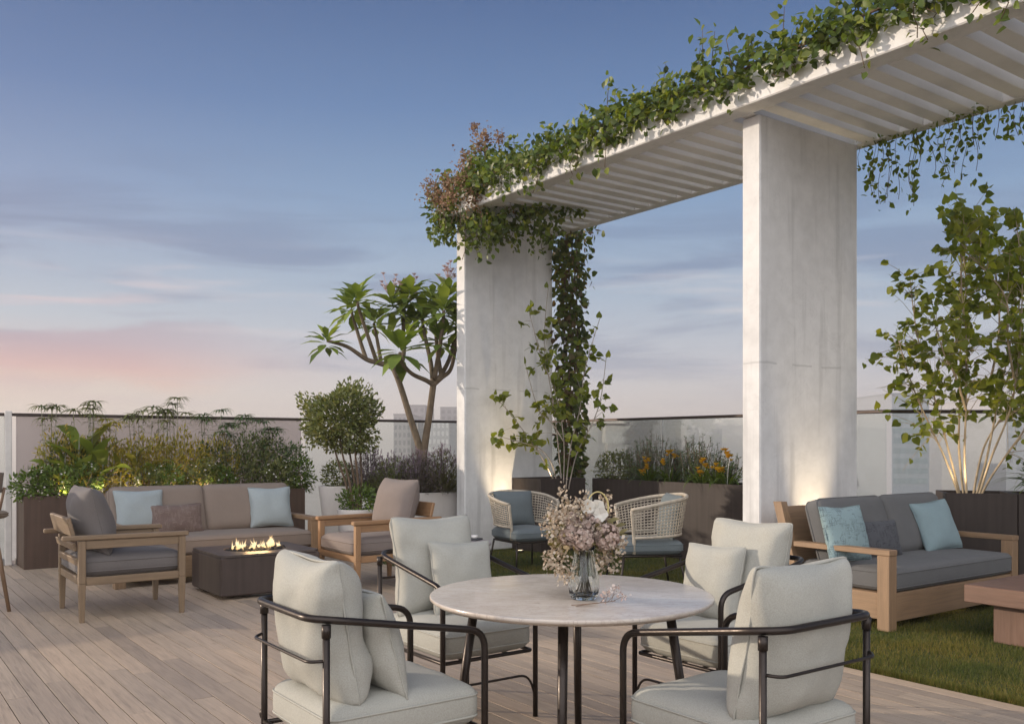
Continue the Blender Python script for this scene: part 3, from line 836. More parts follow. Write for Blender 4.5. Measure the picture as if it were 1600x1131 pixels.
chair_pillow(1, -.07, 6, 'small cream pillow on the chair facing the viewer', R(-3))
chair_pillow(2, .09, 7, 'small sunlit cream pillow crossed by an arm shadow', R(2))

# ------------------------------------------------------------------ lounge armchairs
def lounge_armchair(label, loc, rz, wc, fc, group, seed):
    t = thing('lounge_armchair', label, 'armchair', loc, rz, group)
    wx, wy, wz = wood(wc, 'x'), wood(wc, 'y'), wood(wc, 'z')
    # local: +x front, width along y
    for s in (-1, 1):
        for xx in (-.36, .395):
            g = G(); h = .05
            g.box(-.026, .026, -.026, .026, .30, .628, .004)
            n0 = g.n; g.box(-.026, .026, -.026, .026, 0, .2995, .004)
            for i in range(n0, g.n):
                v = g.v[i]; k = .68 + .32 * min(1, v[2] / .3); g.v[i] = (v[0] * k, v[1] * k, v[2])
            g.build('leg', wz, t, (xx, s * .392, 0))
        g = G(); n0 = g.n
        g.box(-.50, .445, -.034, .034, .63, .668, .008, mat=0)
        for i in range(n0, g.n):
            v = g.v[i]
            if v[0] < -.45: g.v[i] = (v[0], v[1] * .75, v[2] + .006)
        g.box(-.334, .369, -.014, .014, .565, .6295, .003)
        g.build('arm', wx, t, (0, s * .392, 0))
        g = G(); g.box(-.334, .369, -.018, .018, .285, .345, .004); g.build('side_rail', wx, t, (0, s * .392, 0))
    for xx in (-.36, .395):
        g = G(); g.box(-.018, .018, -.366, .366, .285, .345, .004); g.build('seat_rail', wy, t, (xx, 0, 0))
    g = G(); g.box(-.02, .012, -.357, .357, -.07, .075, .006, TM(-.425, 0, .735, ry=R(-14))); g.build('back_panel', wy, t)
    g = G(); g.box(-.012, .012, -.357, .357, -.03, .03, .004, TM(-.40, 0, .58, ry=R(-14))); g.box(-.012, .012, -.357, .357, -.03, .03, .004, TM(-.375, 0, .46, ry=R(-14))); g.build('back_slat', wy, t)
    fm = fabric(fc)
    g = G(); cushion(g, .79, .715, .15, .05, .028, seed, TM(.025, 0, .347), pipe=.005, wr=.006); g.build('seat_cushion', fm, t)
    g = G(); pillow(g, .69, .56, .30, .07, 24, seed + 2, TM(-.215, 0, .765, rz=R(90)) @ TM(rx=R(-14)), .009, 2.5, .5, .005); g.build('back_cushion', fm, t)
    return t
GA = 'wooden armchairs by the fire pit'
lounge_armchair('weathered wooden armchair with grey cushions left of the fire pit', (1.85, 8.08, 0), 0, (.19, .13, .078), (.140, .126, .121), GA, 4)
lounge_armchair('honey coloured wooden armchair with taupe cushions right of the fire pit', (4.21, 8.05, 0), R(180), (.26, .145, .070), (.185, .154, .140), GA, 9)

# ------------------------------------------------------------------ sofas
def sofa(label, loc, W, D, wc, fc, backh, seed, group, armw=.10, aproz=.065):
    t = thing('sofa', label, 'sofa', loc, 0, group)
    wx, wy, wz = wood(wc, 'x'), wood(wc, 'y'), wood(wc, 'z')
    fm = fabric(fc)
    for s in (0, 1):
        x = 0 if s == 0 else W - armw
        g = G(); g.box(x, x + armw, 0, .10, 0, .555, .004); g.build('front_post', wz, t)
        g = G(); g.box(x - .001, x + armw + .001, -.004, D - .06, .556, .597, .004); g.build('arm', wy, t)
        # raked rear post
        g = G(); a0, a1, th = D - .18, D + .07, .085
        vs = []
        for (yy, zz) in ((a0, 0), (a0 + th, 0), (a1 + th * .9, backh), (a1, backh)):
            for xx in (x + .012, x + armw - .012): vs.append((xx, yy, zz))
        g.add(vs, [(0, 1, 3, 2), (2, 3, 5, 4), (4, 5, 7, 6), (6, 7, 1, 0), (1, 7, 5, 3), (0, 2, 4, 6)])
        g.build('rear_post', wz, t)
        g = G(); g.box(x + .02, x + armw - .02, .101, D - .16, aproz + .015, .275, .004); g.build('side_apron', wy, t)
    g = G(); g.box(armw + .001, W - armw - .001, .012, .045, aproz, .275, .004); g.build('front_apron', wx, t)
    g = G(); g.box(armw - .02, W - armw + .02, .046, D - .14, .235, .272, .004); g.build('seat_deck', wx, t)
    g = G(); k = math.atan2(.25, backh)
    g.box(armw - .012, W - armw + .012, -.014, .014, -.27, .27, .004, TM(0, D - .105 + .25 * .58 / backh, .60, rx=-k))
    g.build('back_panel', wx, t)
    iw = W - 2 * armw
    g = G(); cushion(g, iw + .06, D - .10, .175, .045, .014, seed, TM(W / 2, (D - .10) / 2 + .01, .277), pipe=.005, wr=.004, n=18); g.build('seat_cushion', fm, t)
    for i in range(2):
        g = G(); cw_ = (iw + .02) / 2 - .006
        cushion(g, cw_, .50, .19, .06, .02, seed + i + 1, TM(armw + iw * (.25 + .5 * i) + (.003 if i else -.003), D - .225, .68, rx=R(90 - 17)) @ TM(0, 0, -.095), pipe=.005, wr=.006, n=16)
        g.build('back_cushion', fm, t)
    return t
GS = 'sofas on the terrace'
SR = (6.187, 3.82)
sofa('slate grey sofa with a broad oak frame on the lawn', (*SR, 0), 1.945, .90, (.25, .158, .09), (.122, .122, .123), .905, 2, GS)
SL = (2.08, 9.24)
sofa('taupe sofa behind the fire pit, backed by the leafy planter', (*SL, 0), 2.08, .90, (.22, .14, .078), (.195, .158, .134), .90, 6, GS)
TEAL = fabric((.215, .290, .312), heather=.15); TEALP = fabric((.235, .320, .335), heather=.15, pattern=(.085, .115, .13))
DARK = fabric((.085, .088, .098), heather=.25, pattern=(.03, .03, .036)); BLUE = fabric((.275, .315, .328), heather=.12); BROWN = fabric((.135, .098, .088), heather=.2, pattern=(.21, .17, .15))
place_pillow('throw_pillow', 'pale teal pillow with a scratchy pattern at the lawn sofa\'s near arm', TEALP, .46, .46, .17, (SR[0] + .20, SR[1] + .50, .672), R(-8), R(-16), 11, .1)
place_pillow('lumbar_pillow', 'dark slate patterned pillow on the lawn sofa', DARK, .52, .31, .15, (SR[0] + .66, SR[1] + .50, .60), R(-4), R(-14), 12, .09)
place_pillow('throw_pillow', 'plain teal pillow at the far end of the lawn sofa', TEAL, .47, .46, .17, (SR[0] + 1.53, SR[1] + .50, .665), R(-10), R(-20), 13, .1, roll=R(-5))
place_pillow('throw_pillow', 'pale blue pillow at the left end of the taupe sofa', BLUE, .50, .46, .18, (SL[0] + .36, SL[1] + .54, .69), R(4), R(-16), 14, .1)
place_pillow('lumbar_pillow', 'brown lumbar pillow on the taupe sofa', BROWN, .56, .32, .15, (SL[0] + .70, SL[1] + .47, .60), R(3), R(-14), 15, .09)
place_pillow('throw_pillow', 'pale blue pillow at the right end of the taupe sofa', BLUE, .48, .46, .18, (SL[0] + 1.73, SL[1] + .52, .685), R(-6), R(-18), 16, .1)

# ------------------------------------------------------------------ fire pit table
def fire_pit():
    x0, y0, w, d, h = 2.68, 8.02, .93, .84, .395
    t = thing('fire_pit', 'square dark brown fire pit table with lit flames', 'fire pit', (x0 + w / 2, y0 + d / 2, 0))
    m = corten((.060, .044, .038), .5)
    g = G(); g.box(-w / 2, w / 2, -d / 2, d / 2, .032, h - .02, .012); g.build('body', m, t)
    g = G(); prof_h = h
    ro = []  # top slab with a round opening
    n = 64; rr = .235
    vs = []; fs = []
    for k in range(n):
        a = 2 * math.pi * k / n; c, s_ = math.cos(a), math.sin(a)
        e = 1 / max(abs(c) / (w / 2), abs(s_) / (d / 2))
        vs += [(c * e, s_ * e, h - .0195), (c * e, s_ * e, h), (c * rr * 1.25, s_ * rr, h), (c * rr * 1.22, s_ * rr * .98, h - .018)]
    for k in range(n):
        l = (k + 1) % n
        for q in range(3): fs.append((k * 4 + q, l * 4 + q, l * 4 + q + 1, k * 4 + q + 1))
    g.add(vs, fs); g.build('top_slab', corten((.075, .060, .053), .45), t)
    g = G(); g.lathe([(.36, .004), (.36, .031)], 40); g.build('plinth', metal((.16, .15, .14), .35), t)
    g = G()
    for i in range(190):
        a = random.uniform(0, 2 * math.pi); q = math.sqrt(random.random()); rad = random.uniform(.014, .026)
        c = (math.cos(a) * q * .275, math.sin(a) * q * .215, h - .018 + random.uniform(0, .018))
        n0 = g.n
        g.lathe([(.001, -rad * .8), (rad * .8, -rad * .4), (rad, .1 * rad), (rad * .6, rad * .7), (.001, rad * .85)], 7, (0, 0, 0), False)
        g.xf(TM(*c, random.uniform(0, 3), random.uniform(0, 3), random.uniform(0, 3)), n0)
    g.build('lava_rock', plain((.022, .02, .02), .7, .4, 40, .5), t)
    fl = [(-.17, .0, .105, .050), (-.135, -.03, .085, .04), (-.10, .03, .07, .035), (-.03, -.02, .06, .03), (.0, .03, .09, .032), (.035, -.02, .075, .03), (.10, .02, .06, .03),
          (.125, -.03, .12, .042), (.155, .0, .15, .05), (.18, .03, .14, .042), (.215, -.01, .075, .035), (.24, .01, .06, .025), (-.2, .02, .06, .03), (.07, .02, .05, .025), (-.06, -.03, .05, .025)]
    for i, (fx, fy, fh, fr) in enumerate(fl):
        g = G(); pts = []; rs = []
        ph = random.uniform(0, 6)
        for k in range(9):
            s = k / 8
            pts.append((fx + .022 * s * math.sin(ph + s * 5), fy + .016 * s * math.cos(ph * 1.3 + s * 4), h - .012 + fh * .86 * s)); rs.append(max(.0012, fr * .52 * (math.sin(math.pi * min(1, .22 + s * .78)) ** 1.0) * (1 - s * .35)))
        g.tube(pts, rs, 9)
        for q in range(2):
            b0 = Vector(pts[random.randint(2, 5)]); dd = Vector((random.uniform(-.03, .03), random.uniform(-.02, .02), random.uniform(.03, .06)))
            g.tube([b0, b0 + dd * .6, b0 + dd * 1.2], [fr * .3, fr * .16, .001], 6)
        g.build('flame', flamem(), t)
    ld = bpy.data.lights.new('fire_glow', 'POINT'); ld.energy = 9; ld.color = (1, .62, .28); ld.shadow_soft_size = .12
    lo = bpy.data.objects.new('fire_glow', ld); C.objects.link(lo); lo.parent = t; lo.location = (.03, 0, h + .09)
fire_pit()

# ------------------------------------------------------------------ wicker chairs
def wicker_chair(label, loc, rz):
    t = thing('wicker_chair', label, 'chair', loc, rz, 'open weave barrel chairs on the lawn')
    rope = plain((.42, .37, .30), .8, .25, 30, .4); blue = fabric((.125, .148, .158), heather=.12)
    PH = R(128)
    def rim(p, zf=0.0):
        k = abs(p) / PH
        zt = .845 - .115 * k ** 1.6; zb = .515 - .03 * k
        f = 1.0 - .15 * zf
        e = 2.6; ca, sa = math.cos(p), math.sin(p)
        rr = 1 / ((abs(ca) ** e + abs(sa) ** e) ** (1 / e))
        return Vector((.365 * rr * sa * f, -.335 * rr * ca * f + .015, lerp(zt, zb, zf)))
    def flat(p): return p
    N = 60; phis = [lerp(-PH, PH, i / N) for i in range(N + 1)]
    g = G(); g.tube([rim(p, 0) for p in phis], .0165, 10); g.tube([rim(p, 1) for p in phis], .013, 8)
    for s in (-1, 1): g.tube([rim(s * PH, k / 6) for k in range(7)] + [rim(s * PH, 1) + Vector((0, 0, -.14))], .0155, 10)
    g.build('shell_frame', rope, t)
    g = G(); M = 46
    for i in range(1, M):
        p = lerp(-PH, PH, i / M)
        g.tube([rim(p, k / 6) * 1.0 + Vector((0, 0, 0)) for k in range(7)], .0042, 5, caps=False)
    for k in range(1, 11):
        zf = k / 11
        for dz in (-.006, .006):
            pts = []
            for i, p in enumerate(phis):
                q = rim(p, min(1, max(0, zf + dz))); s = .003 * (1 if (i + k) % 2 else -1)
                pts.append(q + Vector((math.sin(p) * s, -math.cos(p) * s, 0)))
            g.tube(pts, .0034, 5, caps=False)
    g.build('weave', rope, t)
    g = G(); cushion(g, .54, .56, .115, .045, .02, 3, TM(0, .04, .34), pipe=.004); g.build('seat_cushion', blue, t)
    g = G(); pillow(g, .50, .40, .16, .06, 18, 8, TM(0, -.19, .655, rx=R(13)), .008, 2.8, .5, .004); g.build('back_cushion', blue, t)
    g = G(); r = .25; sq = [(-r, -r + .02, .325), (-r, r + .06, .325), (r, r + .06, .325), (r, -r + .02, .325)]
    sq = fillet(sq + sq[:1], .04, 4); g.tube(sq, .011, 8)
    g.tube([(-r, .04, .325), (r, .04, .325)], .009, 8); g.build('seat_frame', BRONZE, t)
    for sx in (-1, 1):
        for (y0, y1) in ((-.21, -.27), (.29, .34)):
            g = G(); g.tube([(sx * .245, y0, .33), (sx * .285, y1, 0)], [.0115, .0095], 8); g.build('leg', BRONZE, t)
    return t
def heading(c): # rotation that turns local +y to camera-frame direction c
    v = c[0] * RGT + c[1] * FWD
    return math.atan2(-v[0], v[1])
a = cw(.12, 10.15); wicker_chair('open weave rope chair in front of the far pier', (*a, 0), heading((.50, -.86)))
a = cw(1.30, 8.75); _w = wicker_chair('open weave rope chair turned away, before the long dark planter', (*a, 0), heading((-.985, -.12))); _w.scale = (1.05, 1.05, 1.06)

# ------------------------------------------------------------------ stool, coffee table, bar stool
def side_stool():
    x, y = cw(-.385, 8.85)
    t = thing('garden_stool', 'rounded grey stool table behind the dining chair', 'side table', (x, y, 0))
    m = concrete((.34, .31, .31), .6, .3, False)
    g = G(); g.lathe([(.135, .40), (.150, .405), (.158, .42), (.158, .435), (.150, .448), (.10, .452), (.001, .452)], 40, sq=4); g.build('top', m, t)
    g = G()
    for k in range(4):
        c = (.10 * (1 if k in (0, 3) else -1), .10 * (1 if k < 2 else -1))
        g.box(c[0] - .03, c[0] + .03, c[1] - .03, c[1] + .03, 0, .3995, .012)
    g.build('base', m, t)
    g = G(); g.box(-.075, .075, -.055, .055, 0, .018, .003); 
    o = tag(g.build('book', plain((.06, .06, .065), .6), None, (x + .02, y - .01, .4525), .5), 'small dark book lying on the grey stool table', 'book', kind='thing')
    g = G(); g.lathe([(.018, 0), (.03, .004), (.036, .03), (.034, .03), (.028, .006), (.001, .005)], 20)
    tag(g.build('cup', plain((.7, .68, .66), .3), None, (x + .02, y - .01, .4705)), 'tiny white dish on the dark book', 'dish', kind='thing')
side_stool()
def coffee_table():
    t = thing('coffee_table', 'low reddish wood block table in front of the lawn sofa', 'coffee table', (6.335, 2.05, 0))
    c = (.145, .083, .058); wy, wx, wz = wood(c, 'y', .42), wood(c, 'x', .42), wood(c, 'z', .42)
    L = 1.296
    for i in range(3):
        g = G(); g.box(0, 1.0, L * i / 3 + .0015, L * (i + 1) / 3 - .0015, .278, .40, .005); g.build('top_block', wy, t)
    for yy in (.12, L - .40):
        g = G(); g.box(.13, .87, yy, yy + .26, 0, .277, .005); g.build('leg', wz, t)
coffee_table()
def bar_stool():
    x, y = cw(-4.40, 7.45)
    t = thing('bar_stool', 'tan wooden bar stool cut off by the picture edge', 'bar stool', (x, y, 0), heading((-.9, .3)))
    w = wood((.20, .125, .075), 'z')
    for sx in (-1, 1):
        for sy in (-1, 1):
            g = G(); g.tube([(sx * .12, sy * .12, .77), (sx * .205, sy * .205, 0)], [.021, .015], 10); g.build('leg', w, t)
    g = G(); g.tube([(.178 * math.cos(a * math.pi / 12) * 1.2, .178 * math.sin(a * math.pi / 12) * 1.2, .27) for a in range(24)], .008, 8, closed=True); g.build('footrest', metal((.3, .26, .22), .3, .9), t)
    sh = fabric((.19, .15, .115))
    g = G(); cushion(g, .42, .40, .06, .028, .01, 2, TM(0, 0, .77)); g.build('seat', sh, t)
    g = G(); P = np.zeros((17, 7, 3))
    for i in range(17):
        p = lerp(-R(100), R(100), i / 16)
        for j in range(7):
            z = .98 + .17 * j / 6 * (math.cos(p * .55) ** .6) 
            P[i, j] = (.25 * math.sin(p) * (1 + .05 * j / 6), -.22 * math.cos(p) * (1 + .1 * j / 6), z)
    Q = P.copy(); Q[:, :, 0] *= .91; Q[:, :, 1] *= .91
    full = np.concatenate([P, Q[:, ::-1]], axis=1); g.grid(full, closed_v=True)
    g.build('backrest', sh, t)
    for s in (-1, 1):
        g = G(); g.tube([(s * .17, -.13, .80), (s * .20, -.16, 1.02)], .012, 8); g.build('back_post', w, t)
bar_stool()

# ------------------------------------------------------------------ vase, bouquet, sprig
VX, VY = cw(.292, 3.735)
def vase():
    g = G(); fl = lambda a, z: .032 * math.cos(a * 12) * (1 if z > .012 else 0)
    prof = [(.001, 0), (.044, .0), (.049, .004), (.055, .02), (.0585, .045), (.056, .075), (.047, .115), (.039, .15), (.037, .168), (.042, .182), (.0405, .183), (.035, .168), (.036, .15), (.043, .115), (.0535, .075), (.056, .045), (.0525, .024), (.03, .012), (.001, .010)]
    g.lathe(prof, 120, flute=fl)
    g.xf(Matrix.Diagonal((1.06, 1.06, 1.16, 1)))
    tag(g.build('vase', crystal(), None, (VX, VY, .7508)), 'fluted clear glass vase on the marble table', 'vase', kind='thing')
vase()
def bouquet():
    t = thing('bouquet', 'dried bouquet with pink hydrangea heads in the glass vase', 'bouquet', (VX, VY, .790), -TH)
    stem = bark((.19, .15, .075), .7); 
    g = G(); tips = []
    for i in range(32):
        a = random.uniform(0, 2 * math.pi); s = random.uniform(.03, .15); h = random.uniform(.20, .37)
        if i % 3 == 0: s *= 1.15; h = random.uniform(.13, .26)
        b0 = (.044 * math.cos(a + 2.6) * random.random() ** .5, .044 * math.sin(a + 2.6) * random.random() ** .5, -.018)
        neck = (.030 * math.cos(a) * random.random() ** .5, .030 * math.sin(a) * random.random() ** .5, .155)
        tip = (s * math.cos(a), s * .85 * math.sin(a), h + .035)
        mid = (tip[0] * .62, tip[1] * .62, max(.20, h * .8) + .03)
        pts = catmull([b0, neck, mid, tip], 5); g.tube(pts, [.0017] * len(pts), 5, caps=False); tips.append((Vector(tip), Vector(tip) - Vector(mid)))
    g.build('stems', stem, t)
    pk = leafm(((.52, .39, .345), (.60, .48, .43), (.42, .32, .28), (.66, .55, .49)), .2, .7, (1.05, 1, .95))
    for (c, r) in (((-.05, -.03, .275), .036), ((-.015, -.10, .215), .042), ((-.062, -.08, .228), .036), ((.085, -.075, .22), .048), ((.02, -.06, .265), .042), ((.03, .07, .24), .04)):
        n = 190; d = rdir(n); d /= np.linalg.norm(d, axis=1, keepdims=True)
        g = G(); P = np.array(c) + d * r * rng.uniform(.8, 1.0, (n, 1))
        for k in range(4):
            sd_ = np.cross(d, rdir(n)); leaves(g, P, sd_ + d * .3, d, .0135, PETAL, 1.0)
        g.build('hydrangea_head', pk, t)
    fm_ = leafm(((.54, .465, .38), (.38, .30, .22), (.64, .57, .49), (.31, .23, .16)), .2, .7, (1.05, 1, .9))
    g = G()
    for (tip, d) in tips:
        m = 18; P = np.array(tip) + rng.normal(size=(m, 3)) * (.011, .011, .018)
        D = rdir(m, .3); leaves(g, P, D, rdir(m), rng.uniform(.008, .016, m), PETAL, .9)
    for (cx, cz, sp, m) in ((-.135, .245, .03, 90), (-.04, .335, .024, 90), (-.09, .30, .03, 80), (.10, .285, .026, 70), (-.12, .12, .032, 120), (-.075, .07, .028, 90), (.10, .12, .03, 90), (.07, .13, .025, 70), (-.10, .18, .03, 90), (.13, .19, .025, 60)):
        P = np.array((cx, random.uniform(-.09, .02), cz)) + np.clip(rng.normal(size=(m, 3)), -1.6, 1.6) * (sp * .9, .03, sp * .9)
        leaves(g, P, rdir(m, -.2), rdir(m), rng.uniform(.009, .017, m), PETAL, .9)
    g.build('dried_blossom', fm_, t)
    lf = leafm(((.20, .18, .085), (.27, .23, .12), (.14, .13, .06), (.33, .26, .16)), .3, .7)
    g = G(); m = 260
    a = rng.uniform(0, 6.28, m); rr = rng.uniform(.03, .14, m); P = np.stack([rr * np.cos(a), rr * np.sin(a) * .8, rng.uniform(.20, .33, m) - rr * .35], 1)
    leaves(g, P, P * (6, 6, 0) + rdir(m, -.1) * .7, rdir(m, 1), rng.uniform(.025, .055, m), LANCE, 1.4)
    g.build('foliage', lf, t)
    wp = leafm(((.85, .83, .78), (.80, .77, .72)), .3, .5, (1, 1, 1))
    g = G()
    for c in ((.028, -.055, .325), (.06, -.07, .31), (.01, -.06, .34), (.05, -.05, .338)):
        for k in range(5):
            a = k * 1.256 + c[0] * 40; D = np.array([[math.cos(a), -.3, math.sin(a)]])
            leaves(g, [c], D, [[0, -1, .2]], .034, PETAL, 1.0)
    g.build('white_orchid', wp, t)
    g = G(); arc = [(.012 + .04 + .042 * math.cos(p), -.045, .335 + .062 * math.sin(p)) for p in np.linspace(R(185), R(-30), 22)]
    g.tube(arc, [.0022 + .002 * k / 22 for k in range(22)], 6); g.build('curled_stem', leafm(((.52, .42, .10),), .2), t)
bouquet()
def sprig():
    x, y = cw(.345, 3.58)
    t = thing('flower_sprig', 'fallen sprig of tiny pale flowers beside the vase', 'sprig', (x, y, .7505), -TH)
    g = G()
    g.tube(catmull([(-.115, -.012, .004), (-.05, .004, .006), (.0, .02, .008), (.06, .03, .014)], 6), .0016, 6); g.tube(catmull([(-.10, -.035, .004), (-.06, -.01, .006), (-.02, .014, .008)], 6), .0014, 6)
    tw = [((.0, .02, .008), (.02, .025, .03)), ((.03, .026, .01), (.06, .02, .045)), ((.02, .024, .01), (.035, .04, .05)), ((.05, .03, .012), (.085, .03, .03)), ((.045, .03, .012), (.06, .04, .06))]
    for a_, b_ in tw: g.tube([a_, b_], .001, 5)
    g.build('twig', bark((.22, .14, .09)), t)
    g = G()
    for a_, b_ in tw:
        m = 16; P = np.array(b_) + rng.normal(size=(m, 3)) * (.013, .012, .007); P[:, 2] = np.maximum(P[:, 2], .004)
        leaves(g, P, rdir(m, .4), rdir(m), rng.uniform(.007, .013, m), PETAL, 1)
    g.build('blossom', leafm(((.72, .62, .58), (.80, .72, .68), (.58, .42, .38)), .3, .6, (1, 1, 1)), t)
sprig()

# ------------------------------------------------------------------ plants
GREEN = leafm(((0.079, 0.136, 0.025), (0.113, 0.175, 0.032), (0.160, 0.224, 0.040), (0.066, 0.108, 0.025)))
VINE = leafm(((0.067, 0.106, 0.023), (0.103, 0.156, 0.029), (0.159, 0.216, 0.041), (0.047, 0.074, 0.020), (0.217, 0.248, 0.051)), .42)
HEARTM = leafm(((.14, .185, .032), (.19, .225, .036), (.27, .29, .05), (.10, .14, .028), (.16, .20, .035)), .5, .4, (1.5, 1.4, .35))
TOPI = leafm(((0.105, 0.132, 0.036), (0.157, 0.176, 0.051), (0.067, 0.090, 0.029), (0.210, 0.210, 0.073)), .25)
FRANG = leafm(((0.138, 0.204, 0.047), (0.213, 0.291, 0.066), (0.298, 0.371, 0.087), (0.113, 0.162, 0.044)), .4)
LAVM = leafm(((0.104, 0.086, 0.091), (0.137, 0.108, 0.114), (0.081, 0.079, 0.052), (0.169, 0.126, 0.143)), .2, .7)
GOLDEN = leafm(((0.283, 0.263, 0.036), (0.391, 0.323, 0.042), (0.185, 0.202, 0.032), (0.458, 0.333, 0.049)), .45)
CANNA = leafm(((0.159, 0.234, 0.040), (0.254, 0.302, 0.047), (0.105, 0.175, 0.047), (0.359, 0.331, 0.047)), .45, .35)
DARKG = leafm(((0.064, 0.112, 0.042), (0.098, 0.156, 0.050), (0.048, 0.087, 0.035), (0.130, 0.183, 0.056)), .25)
ROSEM = leafm(((0.082, 0.131, 0.068), (0.113, 0.172, 0.084), (0.062, 0.101, 0.059)), .2, .6)
YEL = leafm(((.72, .46, .03), (.78, .54, .05), (.66, .36, .02)), .3, .5, (1, .9, .4))
WHT = leafm(((.72, .70, .66), (.66, .62, .58)), .3, .5, (1, 1, 1))
PINKB = leafm(((.26, .145, .085), (.34, .215, .13), (.20, .11, .07), (.37, .27, .17)), .3, .6, (1, .9, .8))
REDV = leafm(((.10, .035, .03), (.07, .04, .03)), .3)
BARKG, BARKL, BARKD = bark((.22, .17, .11)), bark((.33, .26, .17)), bark((.12, .08, .05))

def ribbon(g, base, az, L, w, arch=.5, up=1.2, n=6, fold=.35, mat=0, twist=0):
    base = Vector(base); h = Vector((math.cos(az), math.sin(az), 0)); p = base.copy(); el = up
    s = L / n; side = Vector((-math.sin(az), math.cos(az), 0)); vs = []
    for i in range(n + 1):
        t = i / n; ww = w * (.55 + .9 * t if t < .5 else 2.0 * (1 - t)) * (1 if i < n else .02)
        sd_ = Matrix.Rotation(twist * t, 3, h) @ side
        up_ = Vector((0, 0, 1)) * fold * ww
        vs += [p - sd_ * ww + up_, p.copy(), p + sd_ * ww + up_]
        p = p + (h * math.cos(el) + Vector((0, 0, math.sin(el)))) * s
        el -= arch / n * 2.2
    fs = []
    for i in range(n):
        for k in range(2): fs.append((i * 3 + k, i * 3 + k + 1, i * 3 + k + 4, i * 3 + k + 3))
    g.add(vs, fs, True, mat)

def shell_points(n, rad, lo=.45, bump=.30, seed=0, flat=-.9):
    d = rdir(n); d /= np.linalg.norm(d, axis=1, keepdims=True)
    k = np.array([mnoise.noise(Vector((q[0] * 1.7 + seed, q[1] * 1.7, q[2] * 1.7 + seed * 2))) for q in d])
    r = rng.uniform(lo, 1, n) ** .6 * (1 + bump * k)
    P = d * r[:, None] * np.array(rad)
    m = P[:, 2] > flat * rad[2]
    return P[m], d[m]
def shrub(name, label, loc, rad, n, size, mats, tmpl=SMALL, wid=1.0, cat='shrub', group=None, flowers=None, stems=7, lo=.35, up=.35, cz=None, seed=0, stem_h=None, outw=.9):
    t = thing(name, label, cat, loc, 0, group)
    cz = rad[2] * .85 if cz is None else cz
    P, d = shell_points(n, rad, lo, seed=seed)
    P = P + np.array((0, 0, cz)); P[:, 2] = np.maximum(P[:, 2], .01)
    g = G(); leaves(g, P, d * outw + rdir(len(P), up) * .75, d + rdir(len(P), .6) * .5, rng.uniform(size[0], size[1], len(P)), tmpl, wid)
    g.build('foliage', mats, t)
    g = G()
    for i in range(stems):
        a = 6.28 * i / stems + random.random(); q = random.uniform(.2, .8)
        g.tube(catmull([(.02 * math.cos(a), .02 * math.sin(a), -.03), (rad[0] * .25 * math.cos(a), rad[1] * .25 * math.sin(a), cz * .6), (rad[0] * q * math.cos(a), rad[1] * q * math.sin(a), cz + rad[2] * random.uniform(-.1, .7))], 4), [.006] * 4 + [.003] * 5, 5)
    g.build('stems', BARKD, t)
    if flowers:
        m, k, s = flowers
        P, d = shell_points(k * 2, [r * 1.03 for r in rad], .97, seed=seed); P = P[:k]; d = d[:k]
        P = P + np.array((0, 0, cz))
        g = G()
        for j in range(5):
            a = np.cross(d, rdir(len(d)) * .01 + np.array((0, 0, 1.0))); a /= np.maximum(np.linalg.norm(a, axis=1, keepdims=True), 1e-5); b_ = np.cross(d, a)
            leaves(g, P, a * math.cos(j * 1.257) + b_ * math.sin(j * 1.257) + d * .35, d, s, PETAL, 1.0)
        g.build('flowers', m, t)
    return t
def a_at(px, b): r = (px - 800) / 1438; return b * (.588 + .809 * r) / (.809 - .588 * r)
def b_at(px, a): r = (px - 800) / 1438; return a * (.809 - .588 * r) / (.588 + .809 * r)

# --- long planter, left
SZ = .745
def sedge(x, y, h, k=4, sp=.16, mat=None):
    t = thing('umbrella_sedge', 'tall umbrella sedge with spoked leaf tops in the long planter', 'sedge', (x, y, SZ), 0, 'umbrella sedges in the long planter')
    g, f = G(), G()
    for i in range(k):
        a = random.uniform(0, 6.28); q = random.uniform(.2, 1) * sp; hh = h * random.uniform(.84, 1.0) if i else h
        top = Vector((q * math.cos(a), q * .6 * math.sin(a), hh))
        g.tube(catmull([(q * .3 * math.cos(a), q * .3 * math.sin(a), -.03), (top.x * .75, top.y * .75, hh * .55), top], 5), [.0055] * 5 + [.0035] * 6, 5)
        for j in range(17):
            b_ = 6.28 * j / 17 + random.random() * .3
            ribbon(f, top, b_, random.uniform(.14, .22), .0105, random.uniform(.5, .9), random.uniform(.1, .55), 4)
        for j in range(7):
            b_ = random.random() * 6.28; ribbon(f, top - Vector((0, 0, random.uniform(.06, .25))), b_, random.uniform(.10, .16), .006, .7, .3, 4)
    g.build('stems', leafm(((.12, .13, .05),), .1), t); f.build('foliage', mat or TOPI, t)
for i, (px, z) in enumerate(((78, 1.80), (137, 1.86), (170, 1.66), (219, 1.82), (256, 1.78), (282, 1.93), (327, 1.80), (360, 1.62), (394, 1.73), (427, 1.66))):
    b = 11.62 + .06 * math.sin(i * 2.4); sedge(a_at(px, b), b, z - SZ, 4 + i % 2, .17, (GOLDEN if i in (2,) else TOPI) if i < 6 else DARKG)
def canna(x, y, h, n, lab, mat=CANNA, sw=.065):
    t = thing('canna', lab, 'canna', (x, y, SZ), 0, 'broad leaved cannas in the long planter')
    g, f = G(), G()
    g.tube([(0, 0, -.03), (.01, 0, h * .6), (.02, .01, h * .85)], [.012, .009, .004], 7)
    for i in range(n):
        z = h * (.15 + .6 * i / n); a = i * 2.4 + random.random()
        ribbon(f, (0, 0, z), a, h * random.uniform(.42, .62), sw * random.uniform(.8, 1.25), random.uniform(.25, .7), random.uniform(.75, 1.25), 8, .25, twist=random.uniform(-.5, .5))
    g.build('stem', leafm(((.10, .11, .04),), .1), t); f.build('foliage', mat, t)
